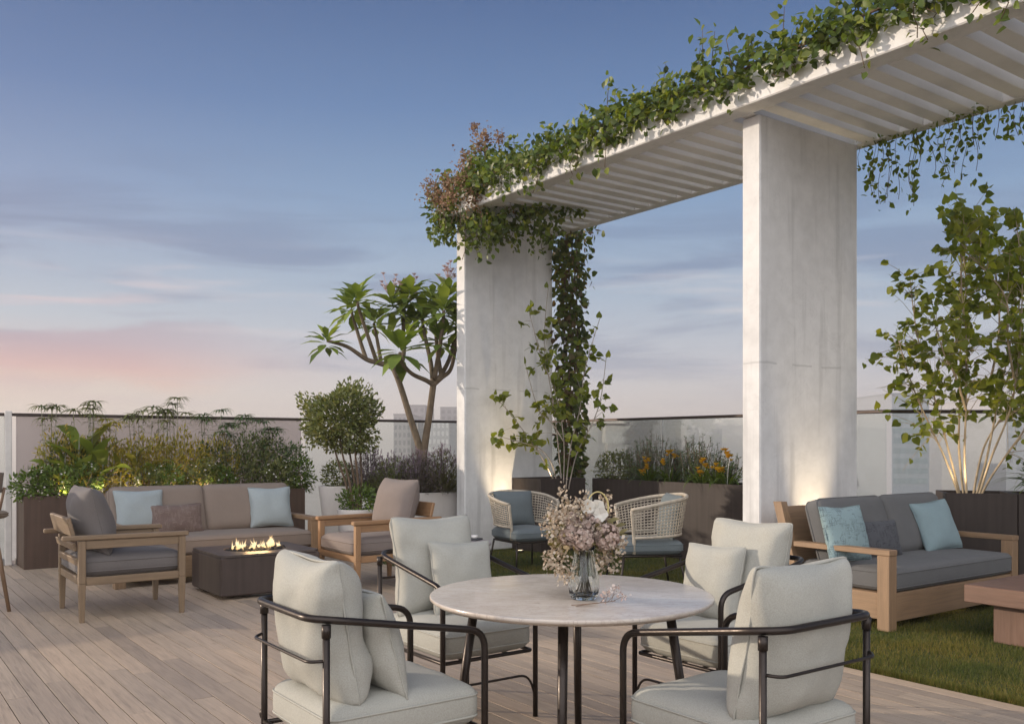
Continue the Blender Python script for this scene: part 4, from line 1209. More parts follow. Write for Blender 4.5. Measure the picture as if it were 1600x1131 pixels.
for px, h, n, lab in ((100, .62, 7, 'canna with wide bright green leaves near the planter\'s left end'), (122, .86, 7, 'tallest canna, leaves reaching the screen top, left end of planter'), (142, .92, 6, 'upright grey green canna behind the armchair pillow'),
                      (188, .55, 6, 'canna with a yellow leaf behind the pale blue pillow'), (212, .66, 6, 'slim canna with reddish buds right of the yellow leaf'), (240, .5, 6, 'low canna behind the brown lumbar pillow'), (74, .5, 7, 'low broad canna above the planter\'s left corner'), (160, .78, 7, 'tall yellow green canna between armchair pillow and blue pillow'), (330, .55, 6, 'low canna over the join of the sofa cushions')):
    canna(a_at(px, 11.5), 11.5, h, n, lab, leafm(((.20, .19, .02), (.15, .16, .025)), .5) if px in (188, 212) else CANNA, .085 if px < 165 else .05)
for i, (px, r, n) in enumerate(((52, .23, 620), (85, .24, 620), (130, .22, 560), (235, .20, 480), (262, .2, 460), (318, .22, 560), (345, .2, 480), (440, .23, 620), (468, .2, 560))):
    shrub('flowering_shrub', 'low leafy shrub dotted with small white flowers in the long planter', (a_at(px, 11.42), 11.42, SZ), (r, .17, .20 + .02 * (i % 3)), n, (.035, .07), GREEN if i < 3 else (TOPI if i % 2 else GREEN), OVAL, .85, group='white flowering shrubs in the long planter', flowers=(WHT, 34, .013), seed=i)
for i, (px, z, m) in enumerate(((92, .78, GOLDEN), (125, .70, GOLDEN), (165, .74, GOLDEN), (200, .66, GOLDEN), (228, .72, GOLDEN), (255, .70, GOLDEN), (285, .80, GOLDEN), (305, .62, GOLDEN), (345, .74, GOLDEN), (375, .70, TOPI), (405, .72, TOPI))):
    shrub('feathery_shrub', 'feathery golden green shrub behind the taupe sofa', (a_at(px, 11.6), 11.6, SZ), (.25, .16, z * .56), 1000, (.035, .075), m, LANCE, .95, group='feathery shrubs in the long planter', seed=20 + i, up=.8)
for i, (px, z) in enumerate(((105, .7), (330, .66), (395, .80), (425, .76), (455, .66))):
    shrub('evergreen_shrub', 'dark evergreen shrub against the frosted screen', (a_at(px, 11.66), 11.66, SZ), (.26, .15, z * .56), 950, (.03, .06), DARKG, OVAL, .8, group='dark shrubs against the frosted screen', seed=40 + i)

# --- pots right of the sofa
def pot(label, loc, prof, mat, sq=None):
    t = thing('plant_pot', label, 'pot', loc)
    g = G(); g.lathe(prof, 48, sq=sq); g.build('body', mat, t)
    return t
WHITEP = concrete((.60, .56, .53), .7, .3, False)
def potprof(r0, r1, h, th=.025): return [(r0, 0), (r0 + .01, .01), (r1, h - .01), (r1, h), (r1 - th, h), (r1 - th - .01, h - .05), (.001, h - .05)]
JX, JY = 4.85, 9.75
pot('white pot of the round topiary', (JX, JY, 0), potprof(.17, .225, .62), WHITEP)
pot('tapered white pot beside the planter end', (5.27, 11.12, 0), potprof(.16, .26, .83), WHITEP)
pot('wide rough stone pot under the frangipani', (6.23, 10.72, 0), potprof(.50, .56, .75, .04), WHITEP, 5)
shrub('potted_shrub', 'small leafy shrub filling the tapered white pot', (5.27, 11.12, .78), (.24, .22, .21), 900, (.03, .055), TOPI, OVAL, .85, seed=3)
def topiary():
    t = thing('topiary_tree', 'round clipped topiary on several thin trunks', 'topiary', (JX, JY, .57), -TH)
    rad = (.46, .44, .40); c = np.array((-.17, .02, 1.09))
    P, d = shell_points(6200, rad, .35, .62, seed=2, flat=-.95)
    g = G(); leaves(g, P + c, d + rdir(len(P), .25) * .8, d + rdir(len(P)) * .4, rng.uniform(.035, .065, len(P)), OVAL, .9); g.build('crown', TOPI, t)
    P, d = shell_points(1100, (.25, .22, .19), .3, seed=5)
    g = G(); leaves(g, P + np.array((.02, 0, .14)), d + rdir(len(P), .3) * .7, d, rng.uniform(.03, .05, len(P)), OVAL, .9); g.build('base_foliage', GREEN, t)
    for (bx, tx, ty) in ((-.05, -.33, .05), (-.03, -.20, -.08), (0, -.13, .08), (.02, -.02, -.05), (.04, .03, .06)):
        g = G(); g.tube(catmull([(bx, ty * .3, 0), (lerp(bx, tx, .35) + .015, ty * .5, .35), (lerp(bx, tx, .75), ty, .72), (tx, ty * 1.5, 1.1)], 5), [.017 - .0006 * k for k in range(16)], 7); g.build('trunk', BARKD, t)
topiary()
for i, (dx, dy, rr, z) in enumerate(((-.60, -.15, .38, .58), (-.28, -.28, .40, .52), (.05, -.3, .38, .58), (.34, -.2, .36, .62))):
    x, y = 6.23 + dx * RGT[0] + dy * FWD[0], 10.72 + dx * RGT[1] + dy * FWD[1]
    t = thing('lavender', 'grey purple lavender bush spilling from the stone pot', 'lavender', (x, y, .66), 0, 'lavender bushes under the frangipani')
    g, f = G(), G()
    for k in range(330):
        a = random.random() * 6.28; q = math.sqrt(random.random()); el = 1.45 - q * .95
        ribbon(f, (.06 * q * math.cos(a), .06 * q * math.sin(a), 0), a, random.uniform(.34, .52) * (1.15 if i > 1 else 1), .0065, random.uniform(.05, .5), el, 5)
    n = 1900; a = rng.uniform(0, 6.28, n); q = np.sqrt(rng.uniform(size=n)); P = np.stack([rr * q * np.cos(a), rr * q * np.sin(a), z * (1 - .75 * q ** 2) * rng.uniform(.5, 1.05, n)], 1)
    leaves(f, P, P * (1.4, 1.4, 0) + rdir(n, 1.1) * .5, rdir(n), rng.uniform(.03, .07, n), LANCE, .8)
    f.build('foliage', [LAVM, TOPI, LAVM, TOPI][i] if i != 3 else leafm(((.10, .10, .03), (.065, .07, .03), (.13, .12, .05)), .3), t)
    for k in range(70):
        a_ = random.random() * 6.28; q_ = random.random(); tp = Vector((rr * q_ * math.cos(a_), rr * q_ * math.sin(a_), z * (1 - .6 * q_ ** 2) + random.uniform(.02, .12)))
        g.tube([(0, 0, 0), tp * .6, tp], .002, 4, caps=False); leaves(g, [tp + Vector((0, 0, -.012 * j)) for j in range(4)], rdir(4, .8), rdir(4), .016, PETAL, .8)
    g.build('flower_spikes', leafm(((.22, .16, .24), (.28, .21, .28), (.17, .13, .17)), .2, .7), t)

def pxl(px, py, D, dz=0):   # picture measurements of the tree, in metres from the viewpoint at its real distance
    return ((px - 800) / 1438 * D, D + dz, 1.38 + (693 - py) * D / 1438)
def frangipani():
    D = 12.35; x, y = cw(*pxl(657, 0, D)[:2])
    t = thing('frangipani_tree', 'frangipani tree with forked trunks and leaf rosettes', 'tree', (0, 0, 0), -TH)
    q = lambda px, py, dz=0: Vector(pxl(px, py, D, dz))
    limbs = [([(656, 745, 0), (655, 700, 0), (640, 650, 0), (624, 600, .05), (612, 572, .1)], .052, .036),
             ([(612, 572, .1), (590, 566, .05), (572, 561, 0), (545, 543, -.1), (514, 534, -.15)], .042, .02),
             ([(572, 561, 0), (562, 535, .1), (552, 505, .15), (544, 480, .2)], .03, .018),
             ([(588, 565, .05), (578, 530, -.1), (566, 490, -.2), (562, 474, -.2)], .03, .018),
             ([(594, 562, .05), (586, 528, .2), (578, 500, .35)], .028, .018),
             ([(620, 590, .05), (628, 550, .2), (626, 505, .3), (628, 478, .3)], .036, .02),
             ([(658, 745, 0), (663, 700, 0), (671, 650, -.05), (678, 602, -.1)], .054, .042),
             ([(678, 602, -.1), (668, 596, -.25), (648, 587, -.4), (634, 570, -.5), (632, 556, -.5)], .034, .02),
             ([(678, 602, -.1), (672, 565, .1), (662, 525, .25), (656, 494, .3)], .036, .02),
             ([(678, 602, -.1), (690, 590, 0), (704, 576, .05), (712, 540, .1), (722, 505, .1)], .036, .02),
             ([(680, 592, -.1), (688, 550, -.2), (694, 515, -.3), (696, 490, -.3)], .034, .02),
             ([(684, 596, -.1), (700, 560, .2), (712, 510, .4), (735, 470, .4)], .034, .02),
             ([(690, 590, 0), (680, 540, .3), (676, 490, .4), (672, 462, .4)], .032, .018)]
    g = G(); g2 = G()
    for i, (pts, r0, r1) in enumerate(limbs):
        P = catmull([q(*p) for p in pts], 5); gg = g if i in (0, 6) else g2
        gg.tube(P, [lerp(r0, r1, k / (len(P) - 1)) for k in range(len(P))], 9)
    for gg, nm in ((g, 'trunk'), (g2, 'branches')): gg.build(nm, bark((.155, .115, .075)), t)
    ros = [(514, 530, -.15, .9), (544, 474, .2, 1.0), (562, 468, -.2, 1.0), (578, 494, .35, .9), (628, 472, .3, 1.1), (632, 548, -.5, 1.15), (656, 488, .3, 1.05), (696, 484, -.3, 1.05), (722, 498, .1, 1.1), (735, 465, .4, 1.1), (672, 456, .4, 1.0), (700, 455, .1, 1.0), (610, 470, .1, .9), (640, 455, .1, .9), (690, 530, -.2, .8)]
    f = G()
    for (px, py, dz, s) in ros:
        c = q(px, py, dz)
        for k in range(22):
            a = k * 2.4; el = 1.0 - .072 * k + random.uniform(-.28, .22)
            d = np.array([[math.cos(a) * math.cos(el), math.sin(a) * math.cos(el), math.sin(el)]])
            leaves(f, [np.array(c) + d[0] * .03 - np.array((0, 0, .006 * k))], d, [[-d[0][0] * math.sin(el), -d[0][1] * math.sin(el), 1]], random.uniform(.27, .42) * s, LANCE, 1.42)
    f.build('foliage', FRANG, t)
    f = G()
    for (px, py, dz) in ((632, 444, .3), (700, 424, .1), (640, 450, .25), (608, 448, .1)):
        c = np.array(q(px, py, dz)); m = 16
        P = c + rng.normal(size=(m, 3)) * .07 + np.array((0, 0, .03))
        for p_ in P:
            f.tube([tuple(c - np.array((0, 0, .12))), tuple(p_)], .004, 5)
            for j in range(5): leaves(f, [p_], [[math.cos(j * 1.257), math.sin(j * 1.257), .5]], [[0, 0, 1]], .045, PETAL, .8)
    f.build('blossoms', leafm(((.60, .46, .48), (.68, .56, .55), (.5, .33, .36)), .3, .6, (1, 1, 1)), t)
frangipani()

# --- trees with heart shaped leaves: stems, twigs along them, leaves along the twigs
def heart_tree(name, label, stems, D, r0, tw, size, barkm, base_dz=.0, t0=.35, per=5, wild=.4, droop=-.35, cat='tree', leafmat=HEARTM, tl=(.16, .42)):
    t = thing(name, label, cat, (0, 0, 0), -TH)
    g, g2 = G(), G(); LP, LD = [], []
    for pts in stems:
        P = catmull([Vector(pxl(p[0], p[1], D, p[2] + base_dz)) for p in pts], 7); n = len(P)
        g.tube(P, [lerp(r0, .004, (k / (n - 1)) ** .8) for k in range(n)], 7)
        L = sum((P[k + 1] - P[k]).length for k in range(n - 1))
        for k in range(max(2, int(L * tw))):
            s = random.uniform(t0, 1.0); p = P[min(n - 1, int(s * (n - 1)))]; ax = (P[min(n - 1, int(s * (n - 1)) + 1)] - P[max(0, int(s * (n - 1)) - 1)]).normalized()
            d = (ax * .55 + Vector(rdir(1)[0]) * .9); d.z += .1; d.normalize(); ln = random.uniform(*tl) * (1.15 - .5 * s)
            m_ = p + d * ln * .5 + Vector((0, 0, .02)); e = p + d * ln
            g2.tube([p, m_, e], [.0032, .0024, .0012], 4, caps=False)
            for j in range(per):
                q = p.lerp(e, random.uniform(.3, 1.05)); LP.append(q); LD.append(d * .5 + Vector(rdir(1)[0]) * .8 + Vector((0, 0, droop)))
        LP.append(P[-1]); LD.append(Vector((0, 0, .5)))
    g.build('trunk', barkm, t); g2.build('twigs', barkm, t)
    n = len(LP); f = G(); LP = np.array(LP) + rng.normal(size=(n, 3)) * .012
    leaves(f, LP, np.array(LD), rdir(n, .9), rng.uniform(size[0], size[1], n), HEART, 1.02)
    f.build('foliage', leafmat, t)
    return t
heart_tree('shade_tree', 'multi-stemmed tree with heart shaped leaves at the right', [
    [(1505, 792, 0), (1482, 720, .05), (1458, 660, .1), (1432, 600, .1), (1411, 530, .1)],
    [(1508, 792, .05), (1494, 720, .1), (1475, 620, .2), (1455, 520, .3), (1442, 420, .3)],
    [(1512, 792, 0), (1507, 720, 0), (1509, 640, 0), (1502, 540, -.1), (1490, 440, -.15), (1498, 350, -.15)],
    [(1516, 792, .1), (1514, 700, .2), (1524, 600, .3), (1528, 480, .35), (1525, 370, .3), (1520, 330, .3)],
    [(1520, 792, -.05), (1534, 720, -.15), (1561, 640, -.2), (1569, 560, -.25), (1570, 450, -.3), (1560, 350, -.3)],
    [(1524, 792, .05), (1549, 720, .1), (1574, 640, .2), (1599, 540, .25), (1615, 440, .2), (1610, 365, .2)],
    [(1524, 792, 0), (1543, 740, -.1), (1583, 660, -.3), (1622, 600, -.35), (1655, 520, -.35)],
    [(1526, 792, .1), (1562, 700, .3), (1615, 620, .4), (1669, 470, .4), (1680, 400, .4)],
    [(1509, 640, 0), (1477, 590, -.2), (1453, 560, -.3), (1432, 505, -.35)],
    [(1568, 600, -.2), (1544, 540, -.35), (1534, 470, -.4), (1480, 400, -.3)],
    [(1508, 560, .3), (1524, 470, .2), (1514, 400, .1), (1502, 335, .1)],
    [(1546, 600, 0), (1561, 520, 0), (1556, 430, 0), (1548, 372, .1)]], 8.85, .0135, 23, (.058, .104), BARKL, 0, .36, 4, droop=-.25, tl=(.16, .58))
heart_tree('climbing_shrub', 'thin stemmed shrub with heart shaped leaves by the far pier', [
    [(872, 765, 0), (850, 720, -.05), (830, 690, -.1), (800, 650, -.1), (772, 618, -.1)],
    [(872, 765, 0), (862, 725, -.1), (842, 700, -.15), (810, 690, -.2), (782, 682, -.2)],
    [(878, 765, 0), (872, 700, -.1), (862, 620, -.1), (850, 540, -.1), (856, 452, -.1)],
    [(880, 765, 0), (880, 690, -.15), (868, 620, -.2), (845, 560, -.2), (826, 490, -.2)],
    [(884, 765, 0), (890, 700, -.15), (904, 640, -.2), (912, 580, -.2), (935, 500, -.2)],
    [(888, 765, 0), (900, 710, -.1), (925, 660, -.1), (938, 620, -.1), (946, 560, -.1)],
    [(880, 690, -.15), (860, 660, -.2), (840, 640, -.25), (820, 570, -.25)]], 11.85, .009, 9.0, (.062, .112), bark((.34, .29, .24)), 0, .33, 4, cat='shrub', tl=(.12, .32))

# --- ivy column on the far pier
def ivy():
    cx, cy_ = 8.06, 9.72
    t = thing('ivy', 'dark ivy column climbing the far pier\'s outer edge', 'ivy', (cx, cy_, 0), 0)
    g, f = G(), G(); P = []; N_ = []
    for k in range(7):
        a = 6.28 * k / 7; pts = [(.10 * math.cos(a + z * 1.3) , .08 * math.sin(a + z * 1.3), z) for z in np.linspace(.86, 4.25, 16)]
        g.tube(pts, .008, 5)
    n = 1500; z = rng.uniform(.85, 4.35, n); a = rng.uniform(0, 6.28, n)
    R_ = (.17 + .13 * np.clip((z - 3.3) / .9, 0, 1) - .06 * np.clip((1.7 - z), 0, 1)) * (1 + .35 * np.array([mnoise.noise(Vector((q * 1.9, w * 1.2, 3))) for q, w in zip(z, a)])) * rng.uniform(.35, 1.45, n)
    P = np.stack([R_ * np.cos(a), R_ * .8 * np.sin(a), z], 1); o = np.stack([np.cos(a), np.sin(a), 0 * a], 1)
    leaves(f, P, o * .6 + rdir(n, -.55) * .7, o + rdir(n, .5) * .4, rng.uniform(.06, .11, n), HEART, 1.0)
    g.build('stems', BARKD, t); f.build('foliage', leafm(((.075, .110, .030), (.105, .145, .034), (.055, .075, .024), (.15, .18, .04), (.11, .075, .045)), .45), t)
ivy()

# --- vine along the near beam
def beam_vine():
    t = thing('climbing_vine', 'thick green vine trailing along the pergola\'s front beam', 'vine', (PX - .22, 0, 0))
    P = []; D = []; g, f = G(), G()
    y = 10.0
    while y > .6:
        dens = .42 + 1.15 * mnoise.noise(Vector((y * 1.1, 3.3, 0))) + .25
        if 8.1 < y < 8.75: dens *= .45
        m = int(max(6, 66 * max(.10, dens)))
        hgt = .068 + .055 * max(0, dens)
        for _ in range(m):
            q = np.clip(rng.normal(size=3), -1.45, 1.45)
            dz = q[2] * hgt * (1.0 if q[2] > 0 else .95)
            P.append((q[0] * .10 - .02 - (.05 if dz < 0 else 0), y + q[1] * .12, PZ + .30 + dz)); D.append(0)
        if random.random() < .22:   # shoots reaching up, and trails hanging in front of the beam
            L = random.uniform(.18, .5); a = random.uniform(-.6, .6); pts = [(-.03, y, PZ + .33)]
            for k in range(1, 6): pts.append((-.03 + .05 * k * math.sin(a) * .3, y + L * .16 * k * a, PZ + .33 + L * k / 5))
            g.tube(pts, [.005, .0045, .004, .0035, .003, .002], 5)
            for k in range(2, 6):
                for _ in range(3): P.append((pts[k][0] + random.gauss(0, .03), pts[k][1] + random.gauss(0, .03), pts[k][2] + random.gauss(0, .025)))
        if random.random() < .36:
            L = random.uniform(.15, .42); pts = [(-.075, y, PZ + .32)] + [(-.085 - random.random() * .02, y + random.gauss(0, .03), PZ + .28 - L * k / 4) for k in range(1, 5)]
            g.tube(pts, [.004] * 5, 5)
            for k in range(1, 5):
                for _ in range(4): P.append((pts[k][0] + random.gauss(0, .035), pts[k][1] + random.gauss(0, .04), pts[k][2] + random.gauss(0, .03)))
        y -= .085
    for off in (-.05, .0, .05):
        g.tube(catmull([(off + .03 * math.sin(k * 1.7 + off * 30), 10.0 - .4 * k, PZ + .31 + .03 * math.sin(k * 2.3 + off * 60)) for k in range(24)], 4), .010, 6)
    P = np.array(P); n = len(P)
    o = np.stack([np.full(n, -.7), np.zeros(n), np.full(n, .15)], 1)
    leaves(f, P, rdir(n, -.35) * .9 + o * .5, o + rdir(n, .7) * .8, rng.uniform(.055, .098, n), OVAL, 1.25)
    g.build('stems', BARKD, t); f.build('foliage', VINE, t)
beam_vine()
def corner_vine():
    c = np.array((PX - .15 + .30, 9.80 - .22, PZ + .27))
    t = thing('flowering_vine', 'dense vine with rusty flower heads over the pergola\'s far corner', 'vine', tuple(c), -TH)
    f, fl, g = G(), G(), G(); P = []
    blobs = [(-.30, 0, -.02, .36, 330), (.05, -.15, .12, .40, 420), (.02, .0, .40, .26, 220), (-.52, .05, -.16, .24, 200), (.40, -.2, .30, .28, 220), (.30, -.35, -.30, .34, 330), (0, -.4, -.45, .30, 260), (-.50, -.1, -.42, .22, 170), (.62, -.55, -.40, .26, 170), (.85, -.45, -.25, .20, 110), (.75, -.2, .12, .2, 110), (.98, -.5, .02, .16, 70), (.82, -.6, -.62, .14, 60), (1.1, -.4, -.22, .16, 70)]
    for (x, y, z, r, m) in blobs:
        d = rdir(m); d /= np.linalg.norm(d, axis=1, keepdims=True)
        P.append(np.array((x, y, z)) + d * r * rng.uniform(.35, 1.05, (m, 1)) ** .7)
        g.tube(catmull([(0, 0, -.08), (x * .5, y * .5, z * .5 + .08), (x, y, z)], 5), [.010] * 6 + [.005] * 5, 5)
    for k in range(16):
        x0 = random.uniform(-.6, .9); z0 = random.uniform(-.55, -.3); L = random.uniform(.12, .4)
        pts = [(x0, -.35, z0 + .1), (x0 + random.gauss(0, .04), -.42, z0 - L * .5), (x0 + random.gauss(0, .07), -.42, z0 - L)]
        g.tube(pts, .0035, 4)
        for p_ in pts[1:]: P.append(np.array(p_) + rng.normal(size=(5, 3)) * .04)
    P = np.concatenate(P); n = len(P); out = P / np.maximum(np.linalg.norm(P, axis=1, keepdims=True), .1)
    leaves(f, P, out * .5 + rdir(n, -.4) * .9, out + rdir(n, .6) * .7, rng.uniform(.055, .10, n), OVAL, 1.2)
    for (x, y, z, r, m) in ((-.66, -.1, .06, .13, 90), (-.55, -.2, -.10, .10, 60), (-.25, -.56, .02, .14, 100), (-.12, -.62, -.18, .14, 120), (-.42, -.55, -.12, .12, 80), (.10, -.66, -.05, .11, 80), (-.22, -.48, .28, .10, 60), (-.05, -.25, .55, .09, 60), (.02, -.1, .72, .08, 50), (-.13, -.1, .82, .05, 30), (.32, -.5, -.18, .10, 70), (.2, -.2, .66, .07, 40), (-.45, -.25, .12, .08, 50)):
        for j in range(3):
            q = np.array((x, y, z)) + rng.normal(size=(m, 3)) * np.array((r * .5, r * .5, r * .75)); leaves(fl, q, rdir(m, .4), rdir(m), rng.uniform(.018, .035, m), PETAL, .9)
    f.build('foliage', VINE, t); fl.build('flower_heads', PINKB, t); g.build('stems', BARKD, t)
corner_vine()
def hanging_vine():
    t = thing('hanging_vine', 'thin leafy vine hanging from the pergola\'s rear beam', 'vine', (PX + PW + .10, 0, PZ + .05))
    g, f = G(), G(); P = []; y = 5.16
    while y > 1.6:
        L = random.uniform(.15, .45) + (.35 * math.exp(-((y - 4.75) / .32) ** 2)) + (.12 if 4.0 < y < 4.3 else 0)
        n = max(4, int(L / .07)); x0 = random.uniform(-.09, .09)
        pts = [(x0 * .3, y, .12)]
        for k in range(1, n + 1): pts.append((x0 + .015 * math.sin(k + y * 9), y + .03 * math.sin(k * .8 + y * 17), -.02 - L * k / n))
        g.tube(pts, .0026, 4, caps=False)
        for p_ in pts[1:]:
            for _ in range(2 if random.random() < .75 else 1): P.append(np.array(p_) + rng.normal(size=3) * .035)
        y -= random.uniform(.03, .085)
    for yy in np.arange(5.15, 3.9, -.03):
        for _ in range(5): P.append(np.array((random.gauss(0, .07), yy, random.gauss(0.0, .06))))
    P = np.array(P); n = len(P)
    leaves(f, P, rdir(n, -.6), rdir(n, .5), rng.uniform(.045, .085, n), OVAL, 1.15)
    g.build('stems', BARKD, t); f.build('foliage', leafm(((.14, .20, .04), (.19, .25, .05), (.10, .15, .035), (.24, .28, .06)), .6), t)
hanging_vine()

# --- middle and right planters
def daylily(label, x, y, z, n, L, fls, group, w=.011):
    t = thing('daylily', label, 'daylily', (x, y, z), 0, group)
    g, f, s = G(), G(), G()
    for i in range(n):
        a = random.random() * 6.28; q = random.random()
        ribbon(f, (.03 * math.cos(a), .03 * math.sin(a), -.02), a, L * random.uniform(.7, 1.15), w, random.uniform(.35, 1.25), random.uniform(1.0, 1.5), 7)
    for (dx, dz) in fls:
        tip = Vector((dx * RGT[0] - .04, dx * RGT[1] - .04, dz))
        s.tube(catmull([(0, 0, 0), (tip.x * .4, tip.y * .4, dz * .6), tip], 4), .0035, 5)
        for k in range(7):
            c = tip + Vector((random.gauss(0, .022), random.gauss(0, .022), random.gauss(0, .018)))
            for j in range(5): leaves(g, [c], [[math.cos(j * 1.257 + k), math.sin(j * 1.257 + k), .6]], [[0, 0, 1]], .042, PETAL, .75)
    f.build('foliage', GREEN, t); s.build('stalks', leafm(((.10, .13, .04),), .1), t); g.build('flowers', YEL, t)
GD = 'yellow daylilies in the planter between the piers'
ax = 8.36
shrub('white_flower_bush', 'round bush with white flowers at the planter\'s far end', (ax, b_at(962, ax), .86), (.29, .28, .24), 1500, (.025, .05), TOPI, OVAL, .85, flowers=(WHT, 30, .014), seed=61)
for i, (px, h) in enumerate(((995, .38), (1010, .46), (1025, .52), (1070, .40), (1090, .50), (1104, .44), (1122, .34), (1048, .38), (1056, .34), (1082, .36), (1138, .30))):
    y = b_at(px, ax + .05)
    t = thing('rosemary', 'upright blue green rosemary bush between the piers', 'rosemary', (ax + .05, y, .86), 0, 'rosemary bushes between the piers')
    g, f = G(), G()
    for k in range(26):
        a = random.random() * 6.28; q = math.sqrt(random.random()) * .17; hh = 1.25 * h * random.uniform(.65, 1.1) * (1.1 - q * 1.6); lean = .05
        e = Vector((q * math.cos(a) * 1.2, q * math.sin(a) * 1.2, hh)); b0 = Vector((q * .4 * math.cos(a), q * .4 * math.sin(a), -.02))
        g.tube([b0, b0.lerp(e, .6), e], .003, 4)
        m = 34; tt = rng.uniform(.1, 1.03, m); P_ = np.array(b0)[None] * (1 - tt[:, None]) + np.array(e)[None] * tt[:, None]
        leaves(f, P_, rdir(m, .55), rdir(m), rng.uniform(.025, .042, m), LANCE, .9)
    g.build('stems', BARKD, t); f.build('foliage', ROSEM, t)
for px, fls, lab in ((1012, ((-.02, .30), (.0, .22), (-.05, .16)), 'daylily with a low yellow flower beside the round bush'), (1046, ((.0, .40), (.05, .36), (-.08, .28)), 'daylily with tall yellow flowers in the middle of the planter'),
                     (1096, ((.02, .32), (.06, .26), (-.02, .18)), 'daylily with orange yellow flowers right of the middle'), (1136, ((.0, .42), (.03, .36), (-.10, .22)), 'tall daylily with yellow flowers against the near pier'), (1118, ((0, .25), (.08, .2)), 'small daylily leaning towards the near pier')):
    daylily(lab, ax - .08, b_at(px, ax - .08), .86, 46, .44, fls, GD)
q1 = cw(5.02, 8.60); daylily('daylily with yellow flowers and leaves spilling over the planter', *q1, .86, 110, .60, ((-.14, .40), (-.06, .36), (-.10, .30), (.02, .33), (-.16, .22), (-.05, .2)), 'daylilies behind the lawn sofa', .011)
q1 = cw(5.35, 8.45); daylily('daylily with dark drooping leaves at the picture edge', *q1, .86, 90, .58, ((0, .4), (.08, .3)), 'daylilies behind the lawn sofa', .011)
q1 = cw(5.15, 8.75); shrub('evergreen_shrub', 'dark bushy shrub behind the right daylilies', (*q1, .86), (.32, .24, .25), 1300, (.03, .06), DARKG, LANCE, 1.0, seed=77)

# ------------------------------------------------------------------ city beyond the glass
def tower(label, px0, px1, ytop, D, depth, cols, rows, wall, glass, steps=(), cap=True, name='tower_block', base=-62, bands=False):
    D *= 2.4; depth *= 2.4
    xa, xb = (px0 - 800) / 1438 * D, (px1 - 800) / 1438 * D; h = 1.38 + (693 - ytop) * D / 1438
    x, y = cw((xa + xb) / 2, D + depth / 2)
    t = thing(name, label, 'building', (x, y, base), -TH)
    W = xb - xa; H = h - base
    g = G(); g.box(-W / 2, W / 2, -depth / 2, depth / 2, 0, H, .05)
    for (u0, u1, dz) in steps: g.box(-W / 2 + W * u0, -W / 2 + W * u1, -depth / 2 + .4, depth / 2 - .4, H + .002, H + dz, .05)
    g.build('wall', plain(wall, .7, .1, .06), t)
    ch = 3.4; win = plain(glass, .25, .1, .1); first = None
    n = min(int((36 if bands else 30) * D / 390 / ch) + 1, int(H / ch), 99 // cols); top = H - 1.2
    for r in range(n):
        z1 = top - r * ch; z0 = z1 - 1.9
        for c in range(cols):
            if bands: a, b = -W / 2 + .6, W / 2 - .6
            else:
                a = -W / 2 + W * (c + .22) / cols; b = -W / 2 + W * (c + .78) / cols
            if first is None:
                g = G(); g.box(0, b - a, -.06, .02, 0, 1.9, .01); first = g.build('window', win, t, (a, -depth / 2, z0))
            else:
                o = first.copy(); C.objects.link(o); o.location = (a, -depth / 2, z0)
            if bands: break
    if cap:
        g = G(); g.box(-W / 2 - .15, W / 2 + .15, -depth / 2 - .15, depth / 2 + .15, H + .001, H + .5, .03) if not steps else g.box(-W / 2 - .1, -W / 2 + .2, -depth / 2 - .1, depth / 2 + .1, H + .001, H + .6, .03)
        g.build('parapet', plain(mul(wall, .85), .7, .1, .1), t)
    return t
gw, gd = (.26, .24, .24), (.12, .12, .13)
tower('grey block with a taller tower behind the frangipani trunks', 615, 642, 648, 170, 20, 4, 22, gw, gd)
tower('dark grey tower rising above the glass railing between frangipani trunks', 636, 664, 634, 190, 22, 3, 24, (.22, .20, .21), (.14, .13, .14))
tower('pale block with rows of lit looking windows beside the pier', 662, 702, 657, 165, 20, 6, 20, (.36, .34, .33), (.60, .57, .54))
tower('slim grey tower peeking out beside the far pier', 688, 716, 637, 210, 22, 3, 26, (.22, .21, .22), gd)
tower('slim hazy tower with a slanted top between the piers', 1073, 1092, 671, 420, 16, 4, 26, (.24, .23, .26), (.16, .16, .19), ((.1, .9, 2.5),))
tower('slender hazy tower with a stepped top nearest the near pier', 1114, 1128, 677, 430, 16, 3, 26, (.23, .24, .28), (.16, .17, .2), ((.0, .4, 3.), (.6, 1., 5.)))
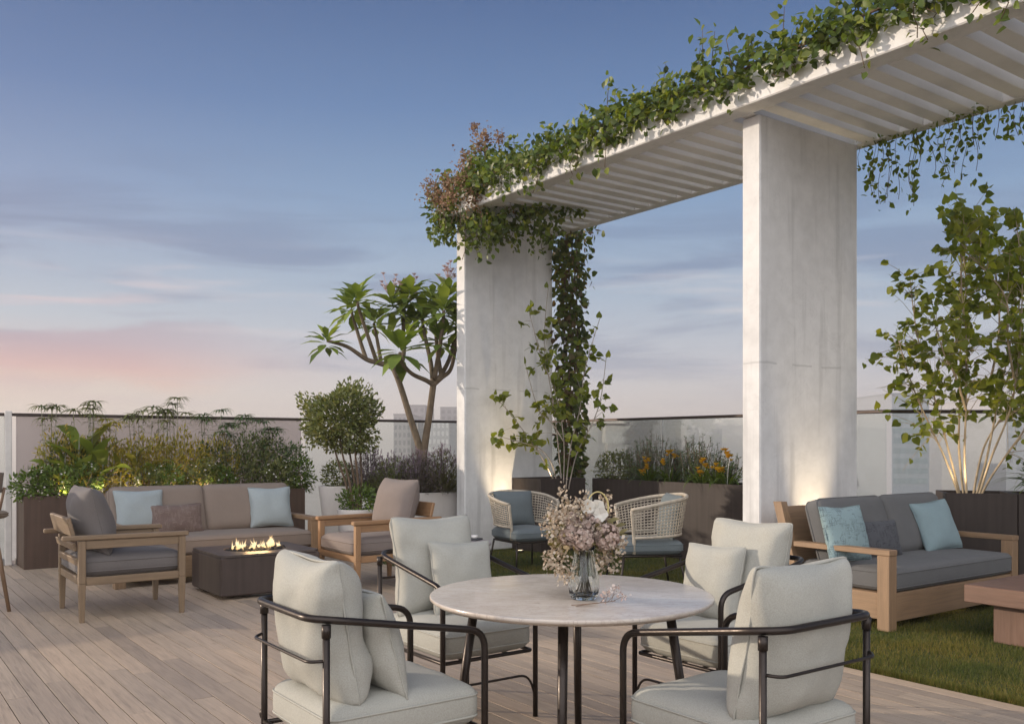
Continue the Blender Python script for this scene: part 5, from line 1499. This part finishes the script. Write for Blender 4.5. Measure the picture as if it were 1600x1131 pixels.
tower('blue grey glass tower behind the lawn sofa', 1393, 1452, 616, 130, 22, 1, 20, (.27, .29, .32), (.20, .25, .26), bands=True)
tower('low pale block with long floor lines right of the near pier', 1300, 1388, 669, 150, 24, 1, 16, (.36, .34, .33), (.26, .26, .27), bands=True)
tower('hazy grey block behind the multi-stemmed tree', 1498, 1540, 640, 200, 24, 5, 20, (.30, .30, .33), (.22, .22, .25))
tower('pale hazy tower behind the yellow daylilies at the picture edge', 1572, 1640, 622, 160, 24, 5, 20, (.38, .37, .38), (.28, .29, .31))
def frame_building():
    D = 360; x, y = cw((962 - 800) / 1438 * D, D)
    t = thing('white_building', 'white box building with an overhanging roof slab between the piers', 'building', (x, y, -62), -TH)
    m = plain((.74, .70, .66), .6, .06, .1); k = D / 1438; H = 62 + 1.38
    zt = H + (693 - 661) * k; zb = H + (693 - 692) * k
    g = G(); g.box(-16 * k, 14 * k, 0, 14, zb, zt, .05); g.build('wall', m, t)
    g = G(); g.box(-30 * k, 30 * k, -3, 16, zt + .002, zt + 5.0 * k, .04); g.build('roof', m, t)
    g = G(); g.box(-12 * k, 22 * k, 1, 13, 0, zb - .002, .05); g.build('tower_base', plain((.5, .46, .44), .7, .1, .1), t)
frame_building()

# ------------------------------------------------------------------ the evening air
HZ = True
if HZ:
    g = G(); v = [(x, y, z) for z in (-63.0, 36.0) for (x, y) in ((-3010, -3010), (3010, -3010), (3010, 3010), (-3010, 3010))]
    g.add(v, [(3, 2, 1, 0), (4, 5, 6, 7), (0, 1, 5, 4), (1, 2, 6, 5), (2, 3, 7, 6), (3, 0, 4, 7)])
    m = bpy.data.materials.new('evening_haze'); m.use_nodes = True; nt = m.node_tree; nt.nodes.clear()
    pv = nt.nodes.new('ShaderNodeVolumePrincipled'); pv.inputs['Color'].default_value = (.95, .90, .86, 1); pv.inputs['Density'].default_value = .0012; pv.inputs['Anisotropy'].default_value = .2
    mo = nt.nodes.new('ShaderNodeOutputMaterial'); nt.links.new(pv.outputs[0], mo.inputs['Volume'])
    tag(g.build('haze', m), 'pale evening haze over the city', 'haze', kind='stuff')
